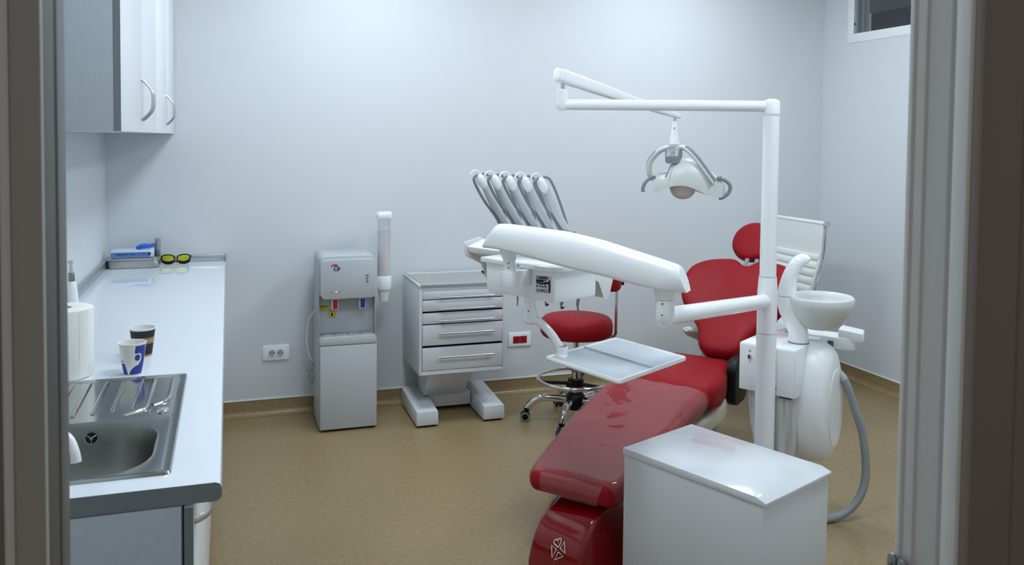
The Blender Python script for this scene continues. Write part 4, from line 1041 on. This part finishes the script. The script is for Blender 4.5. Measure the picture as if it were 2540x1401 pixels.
build('side_handle', MB().tube(hpath([(-.078, .02, -.150), (-.105, .015, -.157), (-.128, .01, -.18), (-.137, .01, -.205), (-.134, .01, -.222)]), .0085, 10), 'grey_plastic', la)
build('side_handle', MB().tube(hpath([(.205, -.03, -.155), (.238, -.035, -.160), (.262, -.04, -.185), (.258, -.04, -.215), (.235, -.04, -.238), (.212, -.04, -.246)]), [.009]*24+[.0085]*7, 10), 'grey_plastic', la)
build('hinge_wire', MB().tube(hpath([(-.072, -.01, -.140), (-.055, -.02, -.133), (-.03, -.03, -.128), (-.005, -.035, -.130)]), .002, 6), 'grey_plastic', la)
build('pivot_knob', MB().cyl(h(.200, -.05, -.150), h(.215, -.06, -.150), .010, 12), 'grey_plastic', la)

# ------------------------------------------------------------------ instrument delivery arm and console
EX, EY = 1.389, 2.520
ia = thing('instrument_console', (PX, PY, .945), 'white dental instrument console with five whip arms on a balanced arm', 'instrument console')
def V(p): return Vector((p[0]-PX, p[1]-PY, p[2]-.945))
EZ = 1.010
ad = (Vector((EX, EY, EZ))-Vector((PX, PY, .942))).normalized()
build('lower_arm', MB().tube([V(Vector((PX, PY, .942))+ad*.010), V(Vector((PX, PY, .942))+ad*.1), V((EX, EY, EZ))-ad*.015], [.0295, .0300, .0300], 20), 'white_gloss', ia)
build('elbow', MB().lathe([(.004, -.094), (.014, -.092), (.026, -.083), (.032, -.066), (.0325, -.04), (.031, -.0)], 26, V((EX, EY, 1.068))), 'white_gloss', ia)
build('elbow_collar', MB().lathe([(.0325, .0), (.034, .012), (.038, .024), (.042, .036)], 26, V((EX, EY, 1.0695))), 'white_gloss', ia)
for z in (1.02, 1.058): build('elbow_screw', MB().tube([V((EX-.022, EY-.0225, z)), V((EX-.0235, EY-.024, z))], .003, 8), 'print_grey', ia)
# balanced arm: a long curved shell
d_ = Vector((-.7157, .6984, 0)); n_ = Vector((.6984, .7157, 0))
tab = ((.0, 1.200, 1.1005, .046), (.086, 1.221, 1.113, .049), (.217, 1.253, 1.137, .051), (.352, 1.276, 1.156, .051), (.493, 1.286, 1.181, .050), (.590, 1.2915, 1.196, .048), (.622, 1.290, 1.201, .046))
def arm_ring(s, zt, zb, wd, slant=0., rnd=0.):
    c = Vector((EX, EY, 0))+d_*s; ring = []
    pts = []
    for k in range(17):
        a = PI*k/16; q = -math.cos(a)
        pts.append((wd*q, zb+.012+(zt-zb-.012)*math.sin(a)**.62))
    pts += [(wd*.96, zb+.006), (wd*.85, zb), (-wd*.85, zb), (-wd*.96, zb+.006)]
    if rnd:
        zm, zh = (zt+zb)/2, (zt-zb)/2
        el = []
        for q, z in pts:
            a = math.atan2((z-zm)/zh, q/wd); el.append((q+(wd*math.cos(a)-q)*rnd, z+(zm+zh*math.sin(a)-z)*rnd))
        pts = el
    return [V(c+n_*q+d_*(slant*(zt-z)/(zt-zb))+Vector((0, 0, z))) for q, z in pts]
shell = [arm_ring(-.049, 1.184, 1.090, .041, -.034, .95), arm_ring(-.043, 1.188, 1.090, .0435, -.034, .9), arm_ring(-.02, 1.195, 1.095, .045, -.012, .5)]+[arm_ring(*t) for t in tab]+[arm_ring(.626, 1.2885, 1.202, .044, .045), arm_ring(.632, 1.281, 1.206, .038, .046)]
build('balanced_arm', MB().loft(shell), 'white_gloss', ia, angle=42)
QX, QY = EX+d_.x*.5815, EY+d_.y*.5815
build('hanger_collar', MB().lathe([(.025, .0), (.027, .008), (.032, .020), (.036, .034)], 24, V((QX, QY, 1.160))), 'white_gloss', ia)
build('hanger_post', MB().lathe([(.0228, -.06), (.0228, -.0005)], 22, V((QX, QY, 1.160))), 'white_gloss', ia)
for z in (1.133, 1.150): build('post_screw', MB().tube([V((QX-.010, QY-.020, z)), V((QX-.011, QY-.0218, z))], .0028, 8), 'print_grey', ia)
# console frame: k1 along the console, k2 towards the patient, measured from a back corner
k1 = Vector((.4512, -.8924, 0)); k2 = Vector((.8924, .4512, 0)); B0 = Vector((.945, 3.171, 0)); KS = 1.05
def K(a, b, z): return V(B0+k1*(a*KS)+k2*(b*KS)+Vector((0, 0, 1.6-KS*(1.6-z))))
def kbox(a0, a1, b0, b1, z0, z1, rr=.012):
    return MB().loft([[K(a, b, z) for a, b in rrect(a0, a1, b0, b1, rr, 3)] for z in (z0, z1)])
qa = (Vector((QX, QY, 0))-B0).dot(k1)/KS; qb = (Vector((QX, QY, 0))-B0).dot(k2)/KS
build('clamp_block', MB().loft([[K(a, b, z) for a, b in rrect(qa-.026, qa+.026, qb-.026, .012, .020, 5)] for z in (1.085, 1.142)]), 'white_gloss', ia, bevel=.004)
build('console_box', MB().loft([[K(a, b, z) for a, b in rrect(a0, .352, .004, .24, .014, 3)] for z, a0 in ((1.035, .02), (1.05, .008), (1.142, .006))]), 'white_gloss', ia, bevel=.002)
lidp = [K(a, b, z) for z in (1.142, 1.160) for a, b in ((-.008, -.006), (.345, -.006), (.372, .03), (.372, .25), (-.008, .25))]
build('console_lid', MB().add(lidp, [(0, 1, 2, 3, 4), (5, 6, 7, 8, 9)]+[(i, (i+1) % 5, (i+1) % 5+5, i+5) for i in range(5)]), 'white_gloss', ia, bevel=.003)
build('lid_screw', MB().tube([K(.19, -.006, 1.150), K(.19, -.009, 1.150)], .0042, 10), 'steel_dull', ia)
# type plate with small print on the console box
lb = MB().add([K(.268, .0025, 1.062), K(.338, .0025, 1.067), K(.338, .0025, 1.128), K(.268, .0025, 1.123)], [(0, 1, 2, 3)])
pl = build('type_label', lb, 'label_white', ia)
def lq(u0, u1, v0, v1):
    def q(u, v): return K(.268+.07*u, .0018, 1.062+.061*v+.005*u)
    return [q(u0, v0), q(u1, v0), q(u1, v1), q(u0, v1)], [(0, 1, 2, 3)]
pm = MB()
for a in ((.05, .13, .93, .99), (.2, .75, .92, .97), (.05, .14, .83, .89), (.2, .85, .82, .90), (.03, .55, .62, .78), (.58, .72, .72, .78), (.58, .88, .60, .66), (.03, .88, .54, .60), (.2, .28, .48, .53), (.36, .48, .47, .54), (.55, .7, .48, .53), (.05, .14, .34, .45), (.25, .36, .36, .44), (.42, .52, .32, .42), (.6, .72, .34, .44), (.86, .98, .06, .76), (.30, .34, .08, .22), (.37, .40, .08, .22), (.43, .52, .08, .22)): pm.add(*lq(*a))
build('label_print', pm, 'print_black', pl)
def lxf(u, v): return plane_xf(K(.268+.07*u, .0015, 1.062+.061*v+.005*u), k1, (0, 0, 1))
build('lettering', text_mesh('CE', .013, lxf(.14, .14)), 'print_black', pl)
sq = MB()
for a in ((.58, .78, .06, .09), (.58, .78, .19, .22), (.58, .61, .09, .19), (.75, .78, .09, .19)): sq.add(*lq(*a))
build('label_square', sq, 'print_black', pl)
# instrument tray head on the patient side
hdr = []
for a, w_ in ((-.325, .0), (-.30, .01), (.28, .01), (.305, .0)):
    hdr.append([K(a, .215+w_*0, 1.150), K(a, .30, 1.175), K(a, .365, 1.150), K(a, .375, 1.10), K(a, .36, 1.03), K(a, .34, 1.02), K(a, .315, 1.085), K(a, .225, 1.125)])
build('console_head', MB().loft(hdr), 'white_gloss', ia, bevel=.003)
for a0, a1, s in ((-.332, -.327, -1), (.307, .312, 1)):
    pts = [(.20, 1.168), (.29, 1.185), (.375, 1.15), (.385, 1.07), (.36, 1.0), (.335, 1.0), (.30, 1.07), (.21, 1.11)]
    build('end_plate', MB().loft([[K(a0, b, z) for b, z in pts], [K(a1, b, z) for b, z in pts]]), 'white_plastic', ia, bevel=.002)
build('underside_panel', MB().loft([[K(-.31, b, z) for b, z in ((.23, 1.118), (.318, 1.078), (.34, 1.012), (.345, 1.005), (.36, 1.02), (.33, 1.09), (.24, 1.13))], [K(.295, b, z) for b, z in ((.23, 1.118), (.318, 1.078), (.34, 1.012), (.345, 1.005), (.36, 1.02), (.33, 1.09), (.24, 1.13))]]), 'beige_plastic', ia)
for k in range(5):
    e = -.166+.082*k
    wp = build('whip_base', MB().loft([[K(e+a, b, z) for a, b in rrect(-.026, .026, .262, .315, .008, 3)] for z in (1.165, 1.250)]), 'grey_plastic', ia, bevel=.003)
    arm = []
    for t in range(13):
        q = t/12; b = .290-.135*q-.018*math.sin(PI*q); z = 1.245+.185*q+.012*math.sin(PI*q)
        wd = .0195-.005*q; th_ = .012+.002*math.sin(PI*q)
        tt = Vector((-.135, .2)).normalized()
        arm.append([K(e+wd*math.copysign(abs(math.cos(u))**.6, math.cos(u)), b+th_*math.sin(u)*tt.y, z-th_*math.sin(u)*tt.x) for u in [2*PI*j/16 for j in range(16)]])
    wa = build('whip_arm', MB().loft(arm), 'whip_grey', ia)
    tip = []
    for t in range(9):
        q = t/8; b = .176-.045*q; z = 1.398+.062*q; s_ = math.sqrt(max(0, 1-(2*q-1)**2))*1.0
        tip.append([K(e+.018*s_*math.cos(u), b-.006+.0165*s_*math.sin(u), z+.010*s_*math.sin(u)) for u in [2*PI*j/14 for j in range(14)]])
    build('whip_tip', MB().loft(tip), 'white_gloss', wa)
    hk = bez([K(e, .150, 1.452), K(e-.006, .128, 1.472), K(e-.010, .105, 1.470), K(e-.012, .095, 1.455)], 5)
    build('whip_hook', MB().tube(hk, .0035, 8), 'white_gloss', wa)
    # supply hose: up the back of the whip, over the tip and down the front
    ho = bez([K(e-.006, .266, 1.235), K(e-.010, .234, 1.285), K(e-.014, .180, 1.345), K(e-.014, .134, 1.405), K(e-.010, .113, 1.440), K(e-.002, .126, 1.458)], 6)
    build('supply_hose', MB().tube(ho, .0058, 10), 'grey_plastic', wa)
    ho = bez([K(e+.004, .148, 1.462), K(e+.008, .176, 1.452), K(e+.010, .205, 1.412), K(e+.010, .24, 1.35), K(e+.008, .272, 1.29), K(e+.006, .30, 1.23), K(e+.004, .34, 1.16)], 6)
    build('supply_hose', MB().tube(ho, .0052, 10), 'grey_plastic', wa)
    # handpiece resting in the holder, tip hanging below
    hb = MB().tube([K(e, .375, 1.14), K(e, .372, 1.06), K(e, .362, .985)], [.011, .010, .008], 12)
    hpz = build('handpiece', hb, 'steel_dull', ia)
    if k in (0, 4):
        build('handpiece_tip', MB().tube(bez([K(e, .362, .985), K(e+.004, .352, .958), K(e+.016, .342, .935), K(e+.018, .338, .910)], 4), [.007]*5+[.0045]*4+[.003]*4, 8), 'steel_dull', hpz)
    else:
        build('handpiece_tip', MB().tube([K(e, .362, .985), K(e+.004, .350, .945), K(e+.014, .345, .936)], [.008, .007, .009], 10), 'steel_dull', hpz)

# ------------------------------------------------------------------ swing-out tray
tq = B0+k1*(.232*KS)+k2*(.012*KS)
ta = thing('instrument_tray', (tq.x, tq.y, .80), 'grey metal instrument tray on a white swing arm above the leg rest', 'tray')
def T(p): return (p[0]-tq.x, p[1]-tq.y, p[2]-.80)
build('arm_socket', MB().lathe([(.021, .216), (.020, .19), (.022, .175), (.027, .16), (.028, .150)], 22), 'white_gloss', ta)
build('socket_screw', MB().tube([(-.014, -.023, .165), (-.015, -.025, .165)], .003, 8), 'print_grey', ta)
build('arm_elbow', MB().lathe([(.028, .1495), (.028, .130), (.024, .118), (.012, .112)], 22), 'white_gloss', ta)
pe = Vector((1.168, 2.884, .818))
q0 = Vector((tq.x, tq.y, 0)); qd = Vector((pe.x-tq.x, pe.y-tq.y, 0))
arm_ = bez([(0, 0, .132), T(q0+qd*.28+Vector((0, 0, .922))), T(q0+qd*.62+Vector((0, 0, .886))), T(q0+qd*.9+Vector((0, 0, .838))), T(pe+Vector((0, 0, -.004)))], 7)
build('swing_arm', MB().tube(arm_, [.0155]*len(arm_), 16), 'white_gloss', ta)
build('tray_post', MB().lathe([(.020, -.022), (.021, -.018), (.021, .018), (.0195, .021)], 22, T(pe)), 'white_gloss', ta)
build('post_cap', MB().lathe([(.017, .0205), (.016, .0225), (.004, .023)], 20, T(pe)), 'grey_plastic', ta)
# tray plate: two shallow pans with a raised lip
cs = [Vector(p) for p in ((1.093, 2.862, .808), (1.214, 2.502, .808), (1.588, 2.712, .808), (1.468, 3.06, .808))]
def tq_(u, v, z):
    p = cs[0].lerp(cs[3], u).lerp(cs[1].lerp(cs[2], u), v); return T((p.x, p.y, .808+z))
def tray_loop(i, z, r=.03):
    return [tq_(u, v, z) for u, v in rrect(i, 1-i, i, 1-i, r, 4)]
plate = MB().loft([tray_loop(0.0, -.010, .035), tray_loop(-.006, -.004, .035), tray_loop(0, .004, .035), tray_loop(.012, .0045, .03), tray_loop(.022, -.001, .025)], caps=False)
build('tray_rim', plate, 'white_plastic', ta)
tf = MB(); lp = tray_loop(.022, -.0012, .025); tf.add(lp, [tuple(range(len(lp)))])
lpb = tray_loop(0.0, -.010, .035); tf.add(lpb, [tuple(range(len(lpb)))])
build('tray_floor', tf, 'tray_grey', ta)
dv = MB()
for z, a, b in ((0, 0, 0),):
    pts1 = [tq_(.515, v, .0) for v in (.03, .5, .97)]
dv.loft([[tq_(.497, v, -.001), tq_(.506, v, .005), tq_(.52, v, .005), tq_(.53, v, -.001)] for v in (.025, .5, .975)])
build('tray_divider', dv, 'tray_grey', ta)
build('tray_bracket', MB().tube([T(pe+Vector((0, 0, -.012))), tq_(.12, .18, -.013), tq_(.45, .45, -.014)], [.016, .014, .012], 10, flat=(1.6, .6)), 'white_gloss', ta)

# ------------------------------------------------------------------ white junction box at the foot of the unit
bx_o = Vector((1.313, 2.665)); ba = math.radians(-67.34)
jb = thing('junction_cabinet', (1.3255, 2.690, 0), 'white floor-standing junction box with folded lid beside the leg rest', 'junction box', rz=ba)
# local x runs along the long side towards the doorway, local y to the right-hand long side
LW, LD, LH = .572, .395, .51
body = MB().box(.004, LW-.006, .003, LD-.003, .0, LH-.0255)
build('body', body, 'powder_white', jb, bevel=.002)
lidp = [(.0, LH-.024), (LW, LH-.024), (LW+.004, LH-.022), (LW+.004, LH-.011), (LW-.033, LH), (.0, LH)]
mat('lid_gloss', (218, 221, 224), .1)
build('lid', MB().loft([[(x, y, z) for x, z in lidp] for y in (0, LD)]), 'lid_gloss', jb, bevel=.0012)
